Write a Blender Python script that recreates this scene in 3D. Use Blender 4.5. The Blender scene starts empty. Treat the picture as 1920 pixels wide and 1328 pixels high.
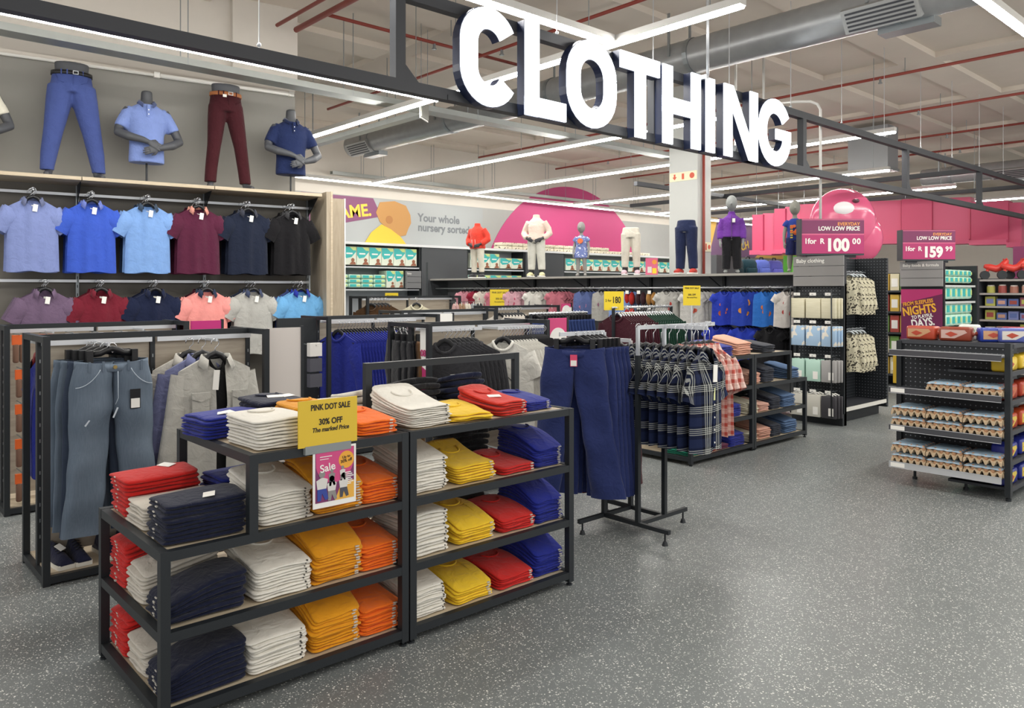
import bpy, bmesh, math, random
from mathutils import Vector, Matrix
random.seed(7)
C = bpy.context.scene.collection
SC = bpy.context.scene
PI = math.pi
sin, cos, rad = math.sin, math.cos, math.radians

# ---------------------------------------------------------------- camera, world, exposure
YAW = rad(47.9)                      # the camera looks 47.9 degrees left of the long aisle (world X)
cam = bpy.data.cameras.new('camera')
cam.sensor_width = 36.0
cam.lens = 36.0 * 1462.0 / 1920.0
cam.shift_y = -(664.0 - 545.0) / 1920.0
cam.clip_end = 100
cam_o = bpy.data.objects.new('camera', cam)
cam_o.location = (0, 0, 1.6)
cam_o.rotation_euler = (PI / 2, 0, YAW - PI / 2)
C.objects.link(cam_o)
SC.camera = cam_o
W = bpy.data.worlds.new('world'); SC.world = W; W.use_nodes = True
W.node_tree.nodes['Background'].inputs[0].default_value = (1.0, 0.985, 0.965, 1)
W.node_tree.nodes['Background'].inputs[1].default_value = 1.0
SC.view_settings.view_transform = 'Standard'
SC.view_settings.look = 'None'
SC.view_settings.gamma = 1.0
SC.view_settings.exposure = 0.0
SC.view_settings.use_curve_mapping = False
SC.cycles.max_bounces = 7
SC.cycles.diffuse_bounces = 4
LED_POWER = 64.0

# ---------------------------------------------------------------- helpers
def hexc(h):
    h = h.lstrip('#')
    v = [int(h[i:i + 2], 16) / 255 for i in (0, 2, 4)]
    return tuple((c / 12.92 if c <= .04045 else ((c + .055) / 1.055) ** 2.4) for c in v) + (1,)

MATS = {}
def new_mat(name):
    m = bpy.data.materials.new(name); m.use_nodes = True
    nt = m.node_tree
    return m, nt, nt.nodes['Principled BSDF']
def nd(nt, t, **kw):
    n = nt.nodes.new(t)
    for k, v in kw.items():
        if k.startswith('i_'):
            key = k[2:]
            n.inputs[int(key) if key.isdigit() else key].default_value = v
        else: setattr(n, k, v)
    return n
def mth(nt, op, a, b=None, c=None):
    n = nt.nodes.new('ShaderNodeMath'); n.operation = op
    for i, v in enumerate((a, b, c)):
        if v is None: continue
        if isinstance(v, (int, float)): n.inputs[i].default_value = v
        else: nt.links.new(v, n.inputs[i])
    return n.outputs[0]
def mixc(nt, fac, a, b):
    n = nt.nodes.new('ShaderNodeMix'); n.data_type = 'RGBA'
    for i, v in ((0, fac), (6, a), (7, b)):
        if isinstance(v, (int, float, tuple)): n.inputs[i].default_value = v
        else: nt.links.new(v, n.inputs[i])
    return n.outputs[2]

def plain(h, rough=.5, metal=0.0, spec=.5, var=0.0, key=None):
    k = key or ('p', h, rough, metal, var)
    if k in MATS: return MATS[k]
    m, nt, b = new_mat('plain_' + h.strip('#'))
    b.inputs['Base Color'].default_value = hexc(h)
    b.inputs['Roughness'].default_value = rough; b.inputs['Metallic'].default_value = metal
    b.inputs['Specular IOR Level'].default_value = spec
    if var:
        tc = nd(nt, 'ShaderNodeTexCoord'); nz = nd(nt, 'ShaderNodeTexNoise', i_Scale=9.0, i_Detail=5.0)
        nt.links.new(tc.outputs['Object'], nz.inputs['Vector'])
        c = hexc(h); lo = tuple(x * (1 - var) for x in c[:3]) + (1,)
        nt.links.new(mixc(nt, nz.outputs[0], lo, c), b.inputs['Base Color'])
    MATS[k] = m; return m

def fabric(h, weave=900., var=.16, rough=.85, sheen=.15):
    k = ('f', h, weave)
    if k in MATS: return MATS[k]
    m, nt, b = new_mat('fabric_' + h.strip('#'))
    tc = nd(nt, 'ShaderNodeTexCoord')
    nz = nd(nt, 'ShaderNodeTexNoise', i_Scale=14.0, i_Detail=6.0)
    nt.links.new(tc.outputs['Object'], nz.inputs['Vector'])
    c = hexc(h); lo = tuple(x * (1 - var) for x in c[:3]) + (1,); hi = tuple(min(1, x * (1 + var * .5)) for x in c[:3]) + (1,)
    nt.links.new(mixc(nt, nz.outputs[0], lo, hi), b.inputs['Base Color'])
    b.inputs['Roughness'].default_value = rough; b.inputs['Specular IOR Level'].default_value = .2
    b.inputs['Sheen Weight'].default_value = sheen
    n2 = nd(nt, 'ShaderNodeTexNoise', i_Scale=16.0, i_Detail=5.0, i_Roughness=.55, i_Distortion=.8)
    nt.links.new(tc.outputs['Object'], n2.inputs['Vector'])
    bp = nd(nt, 'ShaderNodeBump', i_Strength=.5, i_Distance=.022)
    nt.links.new(n2.outputs[0], bp.inputs['Height']); nt.links.new(bp.outputs[0], b.inputs['Normal'])
    MATS[k] = m; return m

def glow(h, strength, key=None):
    k = key or ('g', h, strength)
    if k in MATS: return MATS[k]
    m, nt, b = new_mat('glow')
    b.inputs['Base Color'].default_value = hexc('#ffffff')
    b.inputs['Emission Color'].default_value = hexc(h); b.inputs['Emission Strength'].default_value = strength
    MATS[k] = m; return m

def wood(h, h2, key, scale=(1.2, 14, 14)):
    if key in MATS: return MATS[key]
    m, nt, b = new_mat(key)
    tc = nd(nt, 'ShaderNodeTexCoord'); mp = nd(nt, 'ShaderNodeMapping'); mp.inputs['Scale'].default_value = scale
    nz = nd(nt, 'ShaderNodeTexNoise', i_Scale=2.2, i_Detail=8.0, i_Roughness=.65, i_Distortion=.6)
    nt.links.new(tc.outputs['Object'], mp.inputs[0]); nt.links.new(mp.outputs[0], nz.inputs['Vector'])
    cr = nd(nt, 'ShaderNodeValToRGB'); cr.color_ramp.elements[0].position = .3; cr.color_ramp.elements[1].position = .7
    cr.color_ramp.elements[0].color = hexc(h2); cr.color_ramp.elements[1].color = hexc(h)
    nt.links.new(nz.outputs[0], cr.inputs[0]); nt.links.new(cr.outputs[0], b.inputs['Base Color'])
    b.inputs['Roughness'].default_value = .5; b.inputs['Specular IOR Level'].default_value = .3
    MATS[key] = m; return m

def denim(h, lo, key):
    if key in MATS: return MATS[key]
    m, nt, b = new_mat(key)
    tc = nd(nt, 'ShaderNodeTexCoord'); nz = nd(nt, 'ShaderNodeTexNoise', i_Scale=5.0, i_Detail=6.0)
    nt.links.new(tc.outputs['Object'], nz.inputs['Vector'])
    mp = nd(nt, 'ShaderNodeMapping'); mp.inputs['Scale'].default_value = (220, 220, 12)
    n3 = nd(nt, 'ShaderNodeTexNoise', i_Scale=1.0, i_Detail=3.0)
    nt.links.new(tc.outputs['Object'], mp.inputs[0]); nt.links.new(mp.outputs[0], n3.inputs['Vector'])
    f = mth(nt, 'MULTIPLY_ADD', n3.outputs[0], .5, mth(nt, 'MULTIPLY', nz.outputs[0], .7))
    nt.links.new(mixc(nt, mth(nt, 'SUBTRACT', f, .1), hexc(lo), hexc(h)), b.inputs['Base Color'])
    b.inputs['Roughness'].default_value = .85; b.inputs['Specular IOR Level'].default_value = .2
    MATS[key] = m; return m

def bands(nt, coord, spec):
    """sum of soft stripes: spec = list of (period, centre, halfwidth)"""
    out = None
    for per, cen, hw in spec:
        f = mth(nt, 'FRACT', mth(nt, 'DIVIDE', coord, per))
        d = mth(nt, 'ABSOLUTE', mth(nt, 'SUBTRACT', f, cen))
        s = mth(nt, 'LESS_THAN', d, hw)
        out = s if out is None else mth(nt, 'MAXIMUM', out, s)
    return out
def plaid(key, base, dark, line, per, lines, broad):
    if key in MATS: return MATS[key]
    m, nt, b = new_mat(key)
    tc = nd(nt, 'ShaderNodeTexCoord'); sx = nd(nt, 'ShaderNodeSeparateXYZ')
    nt.links.new(tc.outputs['Object'], sx.inputs[0])
    ux = mth(nt, 'ADD', sx.outputs[0], mth(nt, 'MULTIPLY', sx.outputs[1], .7)); uz = mth(nt, 'ADD', sx.outputs[2], 5.0); ux = mth(nt, 'ADD', ux, 5.0)
    L = [(per, c, .018) for c in lines]
    bx, bz = bands(nt, ux, [(per, broad[0], broad[1])]), bands(nt, uz, [(per, broad[0], broad[1])])
    lx, lz = bands(nt, ux, L), bands(nt, uz, L)
    base_c = mixc(nt, mth(nt, 'MULTIPLY', mth(nt, 'ADD', bx, bz), .5), hexc(base), hexc(dark))
    lf = mth(nt, 'MULTIPLY', mth(nt, 'ADD', lx, lz), .52)
    nt.links.new(mixc(nt, mth(nt, 'MINIMUM', lf, 1.0), base_c, hexc(line)), b.inputs['Base Color'])
    b.inputs['Roughness'].default_value = .9; b.inputs['Specular IOR Level'].default_value = .15
    MATS[key] = m; return m
def speckle(key, base, spot, scale, thr):
    if key in MATS: return MATS[key]
    m, nt, b = new_mat(key)
    tc = nd(nt, 'ShaderNodeTexCoord'); nz = nd(nt, 'ShaderNodeTexNoise', i_Scale=scale, i_Detail=2.0)
    nt.links.new(tc.outputs['Object'], nz.inputs['Vector'])
    nt.links.new(mixc(nt, mth(nt, 'GREATER_THAN', nz.outputs[0], thr), hexc(base), hexc(spot)), b.inputs['Base Color'])
    b.inputs['Roughness'].default_value = .85
    MATS[key] = m; return m

class MB:
    """collects shapes; build() links them as one mesh object"""
    def __init__(s): s.v = []; s.f = []; s.mi = []; s.sm = []; s.M = Matrix.Identity(4)
    def at(s, M): s.M = M; return s
    def add(s, vs, fs, mi=0, smooth=False):
        o = len(s.v)
        s.v += [tuple(s.M @ Vector(p)) for p in vs]
        s.f += [tuple(i + o for i in f) for f in fs]
        s.mi += [mi] * len(fs); s.sm += [smooth] * len(fs)
        return s
    def box(s, x0, y0, z0, x1, y1, z1, mi=0):
        vs = [(x, y, z) for z in (z0, z1) for x, y in ((x0, y0), (x1, y0), (x1, y1), (x0, y1))]
        return s.add(vs, [(3, 2, 1, 0), (4, 5, 6, 7), (0, 1, 5, 4), (1, 2, 6, 5), (2, 3, 7, 6), (3, 0, 4, 7)], mi)
    def rbox(s, x0, y0, z0, x1, y1, z1, r, mi=0, n=3):
        """box with rounded vertical edges and softened top and bottom"""
        rings = []
        pts = []
        for cx, cy, a0 in ((x1 - r, y1 - r, 0), (x0 + r, y1 - r, 90), (x0 + r, y0 + r, 180), (x1 - r, y0 + r, 270)):
            for k in range(n + 1):
                a = rad(a0 + 90 * k / n); pts.append((cx, cy, cos(a), sin(a)))
        e = min(r, (z1 - z0) * .45)
        for zz, rr in ((z0, r - e), (z0 + e * .3, r - e * .3), (z0 + e, r), (z1 - e, r), (z1 - e * .3, r - e * .3), (z1, r - e)):
            rings.append([(cx + c * rr, cy + q * rr, zz) for cx, cy, c, q in pts])
        return s.loft(rings, True, True, mi, True)
    def loft(s, rings, closed=True, cap=True, mi=0, smooth=True):
        n = len(rings[0]); vs = [p for r in rings for p in r]; fs = []
        for i in range(len(rings) - 1):
            for j in range(n if closed else n - 1):
                a = i * n + j; b = i * n + (j + 1) % n
                fs.append((a, b, b + n, a + n))
        if cap:
            fs.append(tuple(range(n - 1, -1, -1))); fs.append(tuple(range((len(rings) - 1) * n, len(rings) * n)))
        return s.add(vs, fs, mi, smooth)
    def tube(s, pts, r, n=8, mi=0, cap=True, sq=1.0, smooth=True):
        """tube along a polyline; r a number or one radius per point; sq flattens along the second axis"""
        P = [Vector(p) for p in pts]; R = r if isinstance(r, (list, tuple)) else [r] * len(P)
        rings = []; up = None
        for i, p in enumerate(P):
            t = (P[min(i + 1, len(P) - 1)] - P[max(i - 1, 0)]).normalized()
            if up is None:
                up = Vector((0, 0, 1)) if abs(t.z) < .9 else Vector((0, 1, 0))
            a = t.cross(up).normalized(); bq = a.cross(t).normalized(); up = bq
            rings.append([tuple(p + a * (R[i] * cos(2 * PI * k / n)) + bq * (R[i] * sq * sin(2 * PI * k / n))) for k in range(n)])
        return s.loft(rings, True, cap, mi, smooth)
    def bar(s, a, b, w, h=None, mi=0):
        """square bar from a to b (any direction)"""
        h = h or w
        A, B = Vector(a), Vector(b); t = (B - A).normalized()
        up = Vector((0, 0, 1)) if abs(t.z) < .95 else Vector((0, 1, 0))
        x = t.cross(up).normalized() * (w / 2); y = x.cross(t).normalized() * (h / 2)
        r = lambda p: [tuple(p + x * i + y * j) for i, j in ((-1, -1), (1, -1), (1, 1), (-1, 1))]
        return s.loft([r(A), r(B)], True, True, mi, False)
    def ball(s, c, rx, ry=None, rz=None, n=12, m=8, mi=0):
        ry = ry or rx; rz = rz or rx
        rings = [[(c[0] + rx * sin(PI * i / m) * cos(2 * PI * k / n), c[1] + ry * sin(PI * i / m) * sin(2 * PI * k / n), c[2] - rz * cos(PI * i / m))
                  for k in range(n)] for i in range(m + 1)]
        rings[0] = [(c[0] + (p[0] - c[0]) , c[1] + (p[1] - c[1]), p[2]) for p in [(c[0] + rx * .02 * cos(2 * PI * k / n), c[1] + ry * .02 * sin(2 * PI * k / n), c[2] - rz) for k in range(n)]]
        rings[-1] = [(c[0] + rx * .02 * cos(2 * PI * k / n), c[1] + ry * .02 * sin(2 * PI * k / n), c[2] + rz) for k in range(n)]
        return s.loft(rings, True, True, mi, True)
    def cyl(s, c, r, h, n=16, mi=0, r2=None):
        r2 = r if r2 is None else r2
        return s.loft([[(c[0] + q * cos(2 * PI * k / n), c[1] + q * sin(2 * PI * k / n), c[2] + z) for k in range(n)] for q, z in ((r, 0), (r2, h))], True, True, mi, False)
    def prism(s, poly, y0, y1, mi=0):
        """polygon in the xz plane, extruded from y0 to y1"""
        n = len(poly)
        vs = [(x, y0, z) for x, z in poly] + [(x, y1, z) for x, z in poly]
        fs = [tuple(range(n)), tuple(range(2 * n - 1, n - 1, -1))] + [(i, i + n, (i + 1) % n + n, (i + 1) % n) for i in range(n)]
        return s.add(vs, fs, mi)
    def mesh(s, name, mats):
        me = bpy.data.meshes.new(name)
        me.from_pydata(s.v, [], s.f)
        for i, p in enumerate(me.polygons):
            p.material_index = s.mi[i]; p.use_smooth = s.sm[i]
        for m in (mats if isinstance(mats, (list, tuple)) else [mats]): me.materials.append(m)
        bm = bmesh.new(); bm.from_mesh(me); bmesh.ops.recalc_face_normals(bm, faces=bm.faces); bm.to_mesh(me); bm.free()
        return me
    def build(s, name, mats, parent=None, loc=None, rz=0, bevel=0, remesh=0, label=None):
        o = bpy.data.objects.new(name, s.mesh(name, mats)); C.objects.link(o)
        if parent: o.parent = parent
        if loc: o.location = loc
        if rz: o.rotation_euler = (0, 0, rz)
        if label: o['label'] = label
        if bevel:
            md = o.modifiers.new('bevel', 'BEVEL'); md.width = bevel; md.segments = 2; md.limit_method = 'ANGLE'
        if remesh:
            md = o.modifiers.new('remesh', 'REMESH'); md.mode = 'VOXEL'; md.voxel_size = remesh; md.use_smooth_shade = True
            sm = o.modifiers.new('smooth', 'SMOOTH'); sm.iterations = 3; sm.factor = .5
        return o

def tag(o, label, cat, group=None):
    o['label'] = label; o['category'] = cat
    if group: o['group'] = group
    return o
def thing(name, label, cat, loc=(0, 0, 0), rz=0, group=None):
    o = bpy.data.objects.new(name, None); C.objects.link(o)
    o.empty_display_size = .1; o.location = loc; o.rotation_euler = (0, 0, rz)
    return tag(o, label, cat, group)
def struct(o): o['kind'] = 'structure'; return o
KIDS = {}
def dup(root, loc, rz=None, label=None, group=None):
    """a copy of a thing with copies of its parts and their sub-parts"""
    if root.name not in KIDS:
        KIDS[root.name] = [(c, list(c.children)) for c in root.children]
    r = root.copy(); C.objects.link(r); r.location = loc
    if rz is not None: r.rotation_euler = (0, 0, rz)
    if label: r['label'] = label
    if group: r['group'] = group
    for ch, gs in KIDS[root.name]:
        c = ch.copy(); C.objects.link(c); c.parent = r
        for g in gs:
            d = g.copy(); C.objects.link(d); d.parent = c
    return r
ORD = ['topmost', 'second', 'third', 'fourth', 'fifth', 'sixth', 'seventh', 'eighth', 'ninth', 'tenth', 'eleventh', 'twelfth', 'thirteenth', 'fourteenth', 'fifteenth', 'sixteenth', 'seventeenth', 'eighteenth', 'nineteenth', 'twentieth'] + ['twenty-' + q for q in ('first', 'second', 'third', 'fourth', 'fifth', 'sixth', 'seventh', 'eighth')]
NTH = ['first'] + ORD[1:]

def text(body, size, m, parent, loc, rot=(PI / 2, 0, 0), name='lettering', bold=0.0, align='LEFT', ext=.0008, shear=0.0, sx=1.0, spacing=1.0):
    cu = bpy.data.curves.new(name, 'FONT'); cu.body = body; cu.size = size; cu.extrude = ext; cu.offset = bold * size
    cu.align_x = align; cu.shear = shear; cu.space_character = spacing; cu.resolution_u = 4
    cu.materials.append(m)
    tmp = bpy.data.objects.new(name, cu); me = bpy.data.meshes.new_from_object(tmp); bpy.data.objects.remove(tmp); me.name = name
    o = bpy.data.objects.new(name, me); C.objects.link(o); o.parent = parent
    o.location = loc; o.rotation_euler = rot; o.scale = (sx, 1, 1)
    return o

# common materials
BLACK = plain('#24282c', .45, 0, .4)             # dark powder-coated steel
DARK = plain('#3b3d42', .5, 0, .4)
CHROME = plain('#c9ccd0', .25, 1.0)
STEEL = plain('#9aa0a3', .4, .85)
HANG = plain('#15161a', .4)
WHITE = plain('#f2f1ec', .6)
PAPER = plain('#f4f2ea', .7)
LAM = wood('#cdbfa8', '#b7a78e', 'laminate_light')
LAMG = wood('#b4aa9b', '#9a9082', 'laminate_grey')
LAMV = wood('#b9ad9a', '#a0937f', 'laminate_upright', (14, 14, 1.2))
SHELFG = plain('#57595b', .5)
MAG = plain('#b8336f', .45)
PURP = plain('#7a2a5e', .45)
YEL = plain('#f0cf35', .5)
INK = plain('#2b2620', .7)
TAGW = plain('#f6f4ee', .6)
GREYM = plain('#46484d', .55)                     # matt grey mannequin
KIDM = plain('#8e9190', .55)
SILVER = plain('#d5d8dc', .3, .6)
# ---------------------------------------------------------------- setting: floor, ceiling, walls
def floor_mat():
    m, nt, b = new_mat('vinyl_floor')
    tc = nd(nt, 'ShaderNodeTexCoord')
    n1 = nd(nt, 'ShaderNodeTexNoise', i_Scale=3.0, i_Detail=6.0, i_Roughness=.7); nt.links.new(tc.outputs['Object'], n1.inputs['Vector'])
    n2 = nd(nt, 'ShaderNodeTexNoise', i_Scale=160.0, i_Detail=3.0); nt.links.new(tc.outputs['Object'], n2.inputs['Vector'])
    base = mixc(nt, n1.outputs[0], hexc('#6f7474'), hexc('#868b8a'))
    base = mixc(nt, mth(nt, 'MULTIPLY', n2.outputs[0], .5), base, hexc('#595d5f'))
    dist = nd(nt, 'ShaderNodeTexNoise', i_Scale=45.0, i_Detail=2.0); nt.links.new(tc.outputs['Object'], dist.inputs['Vector'])
    wv = nd(nt, 'ShaderNodeVectorMath', operation='MULTIPLY_ADD'); wv.inputs[1].default_value = (.02, .02, 0)
    nt.links.new(dist.outputs[1], wv.inputs[0]); nt.links.new(tc.outputs['Object'], wv.inputs[2])
    col = base
    for sc, thr, rr, cc in ((100.0, .62, .3, '#d9dad6'), (68.0, .74, .24, '#e8e8e3'), (140.0, .6, .3, '#a9abaa')):
        v = nd(nt, 'ShaderNodeTexVoronoi', i_Scale=sc); v.voronoi_dimensions = '3D'
        nt.links.new(wv.outputs[0], v.inputs['Vector'])
        sp = nd(nt, 'ShaderNodeSeparateColor'); nt.links.new(v.outputs['Color'], sp.inputs[0])
        fl = mth(nt, 'MULTIPLY', mth(nt, 'GREATER_THAN', sp.outputs[0], thr), mth(nt, 'LESS_THAN', v.outputs['Distance'], rr))
        col = mixc(nt, fl, col, hexc(cc))
    nt.links.new(col, b.inputs['Base Color'])
    b.inputs['Roughness'].default_value = .34; b.inputs['Specular IOR Level'].default_value = .45
    return m
CT = 4.917                                      # underside of the cross ribs, where everything is hung
struct(MB().box(-3, -3.5, -.1, 30, 15.2, 0).build('floor', floor_mat()))
def ceil_mat():
    m, nt, b = new_mat('concrete_ceiling')
    tc = nd(nt, 'ShaderNodeTexCoord')
    n1 = nd(nt, 'ShaderNodeTexNoise', i_Scale=.7, i_Detail=6.0, i_Roughness=.6); nt.links.new(tc.outputs['Object'], n1.inputs['Vector'])
    nt.links.new(mixc(nt, n1.outputs[0], hexc('#cdc3b8'), hexc('#e4dacd')), b.inputs['Base Color'])
    b.inputs['Roughness'].default_value = .9
    return m
CEIL = ceil_mat()
mb = MB().box(-3, -3.5, 5.0, 30, 15.2, 5.15)
for i in range(9):                               # ribs of the coffered slab along Y, cross ribs along X
    x = .2 + i * 2.93
    mb.box(x, -3.5, 4.922, x + .3, 14.6, 5.0)
for j in range(11):
    y = -2.4 + j * 1.65
    mb.box(-3, y, 4.92, 30, y + .5, 5.0)
struct(mb.build('ceiling', CEIL))
WALL_Y = 14.6
WGREY = plain('#a9aaa8', .8, 0, .3, .06); WOFF = plain('#d9d3ca', .8, 0, .3, .05)
mb = MB(); mb.box(-3, WALL_Y, 0, 30, WALL_Y + .2, 3.62, 0); mb.box(-3, WALL_Y, 3.62, 30, WALL_Y + .2, 5.0, 1)
struct(mb.build('wall_back', [WGREY, WOFF]))
# left wall behind the polo shirts, turned 8.4 degrees off the aisle grid
WR = rad(-8.4)
WE = Vector((4.65, 8.794, 0)); WU = Vector((cos(WR), sin(WR), 0)); WN = Vector((sin(WR), -cos(WR), 0))
def wl(s, off, z): return tuple(WE + WU * s + WN * off + Vector((0, 0, z)))
LWALL = plain('#8f8d88', .8, 0, .3, .05)
mb = MB(); mb.box(-7.5, 0, 0, -.24, .2, 4.0, 0); mb.box(-7.5, 0, 4.0, -.24, .2, 5.0, 1); mb.box(-1.0, -.09, 4.1, -.24, 0, 5.0, 1)
struct(mb.build('wall_left', [LWALL, WOFF], loc=tuple(WE), rz=WR))
struct(MB().box(29.8, -3.5, 0, 30, 14.6, 5.0).build('wall_right', WOFF))

# round emblem painted on the back wall (a thin painted disc) and the banner
def disc_poly(cx, cz, r, a0, a1, n=48):
    return [(cx + r * cos(rad(a0 + (a1 - a0) * k / n)), cz + r * sin(rad(a0 + (a1 - a0) * k / n))) for k in range(n + 1)]
o = MB().prism(disc_poly(15.35, 1.2, 3.2, -5, 185), WALL_Y - .012, WALL_Y - .002).build('wall_disc', plain('#c0417b', .6))
tag(o, 'large magenta painted disc on the grey back wall', 'wall decoration')

t = thing('wall_banner', 'long grey banner with a child in yellow and the words Your whole nursery sorted', 'banner', (8.65, WALL_Y - .02, 0))
MB().box(-1.25, -.015, 2.6, 3.55, 0, 3.6).build('panel', plain('#a3a7a8', .6), t)
MB().prism([(-1.25, 3.6), (.45, 3.6), (.66, 3.22), (-1.25, 2.82)], -.02, -.015).build('purple_field', plain('#7e4a6d', .6), t)
text('AME.', .36, plain('#e8c14a', .6), t, (-.36, -.022, 3.12), (PI / 2, -.14, 0), bold=.03)
hd = [(.62, 3.53), (1.0, 3.58), (1.3, 3.5), (1.42, 3.3), (1.44, 3.12), (1.36, 2.98), (1.3, 2.84), (1.12, 2.8), (1.0, 2.86), (.8, 2.98), (.62, 3.1), (.52, 3.3)]
MB().prism(hd, -.024, -.018).build('head', plain('#b98a52', .7), t)
MB().prism(disc_poly(.86, 3.16, .09, 0, 360, 16)[:-1], -.028, -.024).build('ear', plain('#a97645', .7), t)
MB().prism([(.2, 2.58), (.4, 2.86), (.66, 3.05), (.9, 2.95), (1.15, 2.8), (1.36, 2.58)], -.03, -.024).build('yellow_top', plain('#e6b93f', .7), t)
for i, s in enumerate(('Your whole', 'nursery sorted')):
    text(s, .25, plain('#74797d', .6), t, (1.63, -.017, 3.18 - i * .22), bold=.03)

# ---------------------------------------------------------------- lamps: suspended linear LED fittings
LED = glow('#fffcf5', LED_POWER, 'led'); LEDW = glow('#fffaf0', LED_POWER * .2, 'led_wall')
def led_line(axis, fixed, a, b, label, z=3.8, name='linear_lamp', m=LED):
    L = b - a
    t = thing(name, label, 'ceiling light', (a, fixed, z) if axis == 'x' else (fixed, a, z), 0 if axis == 'x' else PI / 2, 'suspended linear LED lamps')
    MB().box(0, -.045, .03, L, .045, .09).build('housing', plain('#c9c7c2', .5), t)
    mb = MB()
    r = [[(x, .04 * cos(PI * k / 6), .03 - .03 * sin(PI * k / 6)) for k in range(7)] for x in (.01, L - .01)]
    mb.loft(r, False, False, 0, True); mb.build('diffuser', m, t)
    n = max(2, int(L / 2.4))
    for k in range(n):
        x = .3 + (L - .6) * k / (n - 1); MB().box(x - .003, -.003, .09, x + .003, .003, CT - z).build('suspension_cable', STEEL, t)
    return t
led_line('y', 5.41, 3.3, 13.9, 'long white ceiling light passing just above the letters C and L')
led_line('y', 8.72, 4.9, 13.95, 'long ceiling light meeting the far cross light left of the magenta disc')
led_line('y', 11.3, 4.5, 13.95, 'long ceiling light running past the foot of the letter N')
led_line('y', 14.8, 6.0, 13.95, 'ceiling light crossing the magenta disc behind the column')
led_line('y', 18.2, 6.0, 13.95, 'ceiling light behind the head of the purple jacket mannequin')
led_line('y', 21.6, 5.0, 13.95, 'faint far ceiling light over the pink bulkhead')
led_line('x', 14.1, 6.0, 26.0, 'long cross light along the back wall above the banner', m=LEDW)
led_line('x', 7.12, -1.5, 5.3, 'bright ceiling light under the dark beam above the left mannequins', z=3.735)
led_line('x', 4.6, .6, 5.36, 'ceiling light behind the top of the letter C')
led_line('x', 2.02, 6.5, 16.0, 'ceiling light cutting the upper right corner of the photo')
for x, y0, y1 in ((2.2, -3, 1.0), (5.4, -3, 1.6), (8.7, -3, 1.6), (12., -3, 1.6)):
    led_line('y', x, y0, y1, 'ceiling light out of view behind the photographer')

# ---------------------------------------------------------------- ceiling services
DUCT = plain('#a3a5a6', .34, .4, .5, .25)
def duct(x, y0, y1, z, r, label, vents):
    t = thing('air_duct', label, 'air duct', (x, y0, z), 0)
    mb = MB(); rings = []; n = 20
    k = int((y1 - y0) / .06)
    for i in range(k + 1):
        rr = r * (1.0 if i % 2 else .985)
        rings.append([(rr * cos(2 * PI * q / n), (y1 - y0) * i / k, rr * sin(2 * PI * q / n)) for q in range(n)])
    mb.loft(rings, True, True, 0, True); mb.build('spiral_pipe', DUCT, t)
    y = .9
    while y < y1 - y0:
        MB().at(Matrix.Translation((0, y, 0)) @ Matrix.Rotation(PI / 2, 4, 'X')).cyl((0, 0, -.03), r * 1.04, .06, 20).build('flange', STEEL, t)
        h = MB(); h.box(-r - .012, y + .2, 0, -r + .004, y + .23, CT - z); h.box(r - .004, y + .2, 0, r + .012, y + .23, CT - z); h.build('hanger_strap', STEEL, t)
        y += 2.35
    for v in vents:
        g = MB().at(Matrix.Translation((0, v, 0)) @ Matrix.Rotation(rad(-35), 4, 'Y')).box(-r - .03, -.36, -.12, -r + .05, .36, .12).build('vent_grille', plain('#a8a9a8', .5, .5), t)
        mb = MB().at(Matrix.Translation((0, v, 0)) @ Matrix.Rotation(rad(-35), 4, 'Y'))
        for q in range(5): mb.box(-r - .038, -.32, -.1 + q * .042, -r - .025, .32, -.082 + q * .042)
        mb.build('louvre', DARK, g)
        MB().box(.0, v - .42, -r - .06, r * .9, v + .1, -r + .02).build('outlet_box', STEEL, t)
    return t
duct(7.86, 2.2, 13.3, 4.4, .21, 'large ribbed silver air duct under the ceiling behind the sign', (1.0, 10.6))
duct(20.2, 3.5, 7.4, 4.35, .2, 'distant silver duct over the pink bulkhead', (2.0,))
t = thing('square_duct', 'square grey duct drop behind the black frame right of the letter G', 'air duct', (16.2, 6.9, 4.04))
MB().box(-.25, -.4, 0, .25, .4, .88).build('casing', plain('#8d8f91', .5), t)
MB().box(-.27, -.42, -.02, .27, .42, .03).build('rim', STEEL, t)
RED = plain('#8f3b30', .5)
def pipe(pts, label, r=.022):
    t = thing('sprinkler_pipe', label, 'pipe', pts[0], 0, 'red sprinkler pipes under the ceiling')
    q = [tuple(Vector(p) - Vector(pts[0])) for p in pts]
    MB().tube(q, r, 8).build('pipe_run', RED, t)
    A, B = Vector(q[0]), Vector(q[-1]); n = max(1, int((B - A).length / 3))
    for k in range(n):
        p = A.lerp(B, (k + .5) / n)
        h = MB(); h.cyl((p.x, p.y, p.z - .07), .018, .07, 8); h.cyl((p.x, p.y, p.z - .085), .03, .015, 8); h.build('sprinkler_head', STEEL, t)
        MB().box(p.x - .004, p.y - .35, p.z, p.x + .004, p.y - .342, CT - pts[0][2]).build('drop_rod', STEEL, t)
for x, y0, y1, lb in ((4.07, 5, 8.6, 'upper thin red pipe beside the left wall corner'), (4.31, 5, 8.6, 'thick red pipe at the left wall corner'), (6.6, 3, 12, 'long red pipe passing behind the letters C and L'),
                      (11.6, 3, 14, 'long red pipe above the letter G'), (14.15, 3.5, 14, 'red pipe meeting the black frame right of the letter G'), (16.7, 4, 14, 'third red pipe right of the letter G'), (18.7, 4.5, 14, 'farthest red pipe above the pink bulkhead')):
    pipe([(x, y0, 4.7), (x, y1, 4.7)], lb, .034 if x == 4.31 else .022)
pipe([(4.31, 7.94, 4.72), (7.4, 7.94, 4.72)], 'red branch pipe crossing behind the letter C')
GALV = plain('#a9adaa', .45, .6, .5, .15)
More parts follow.
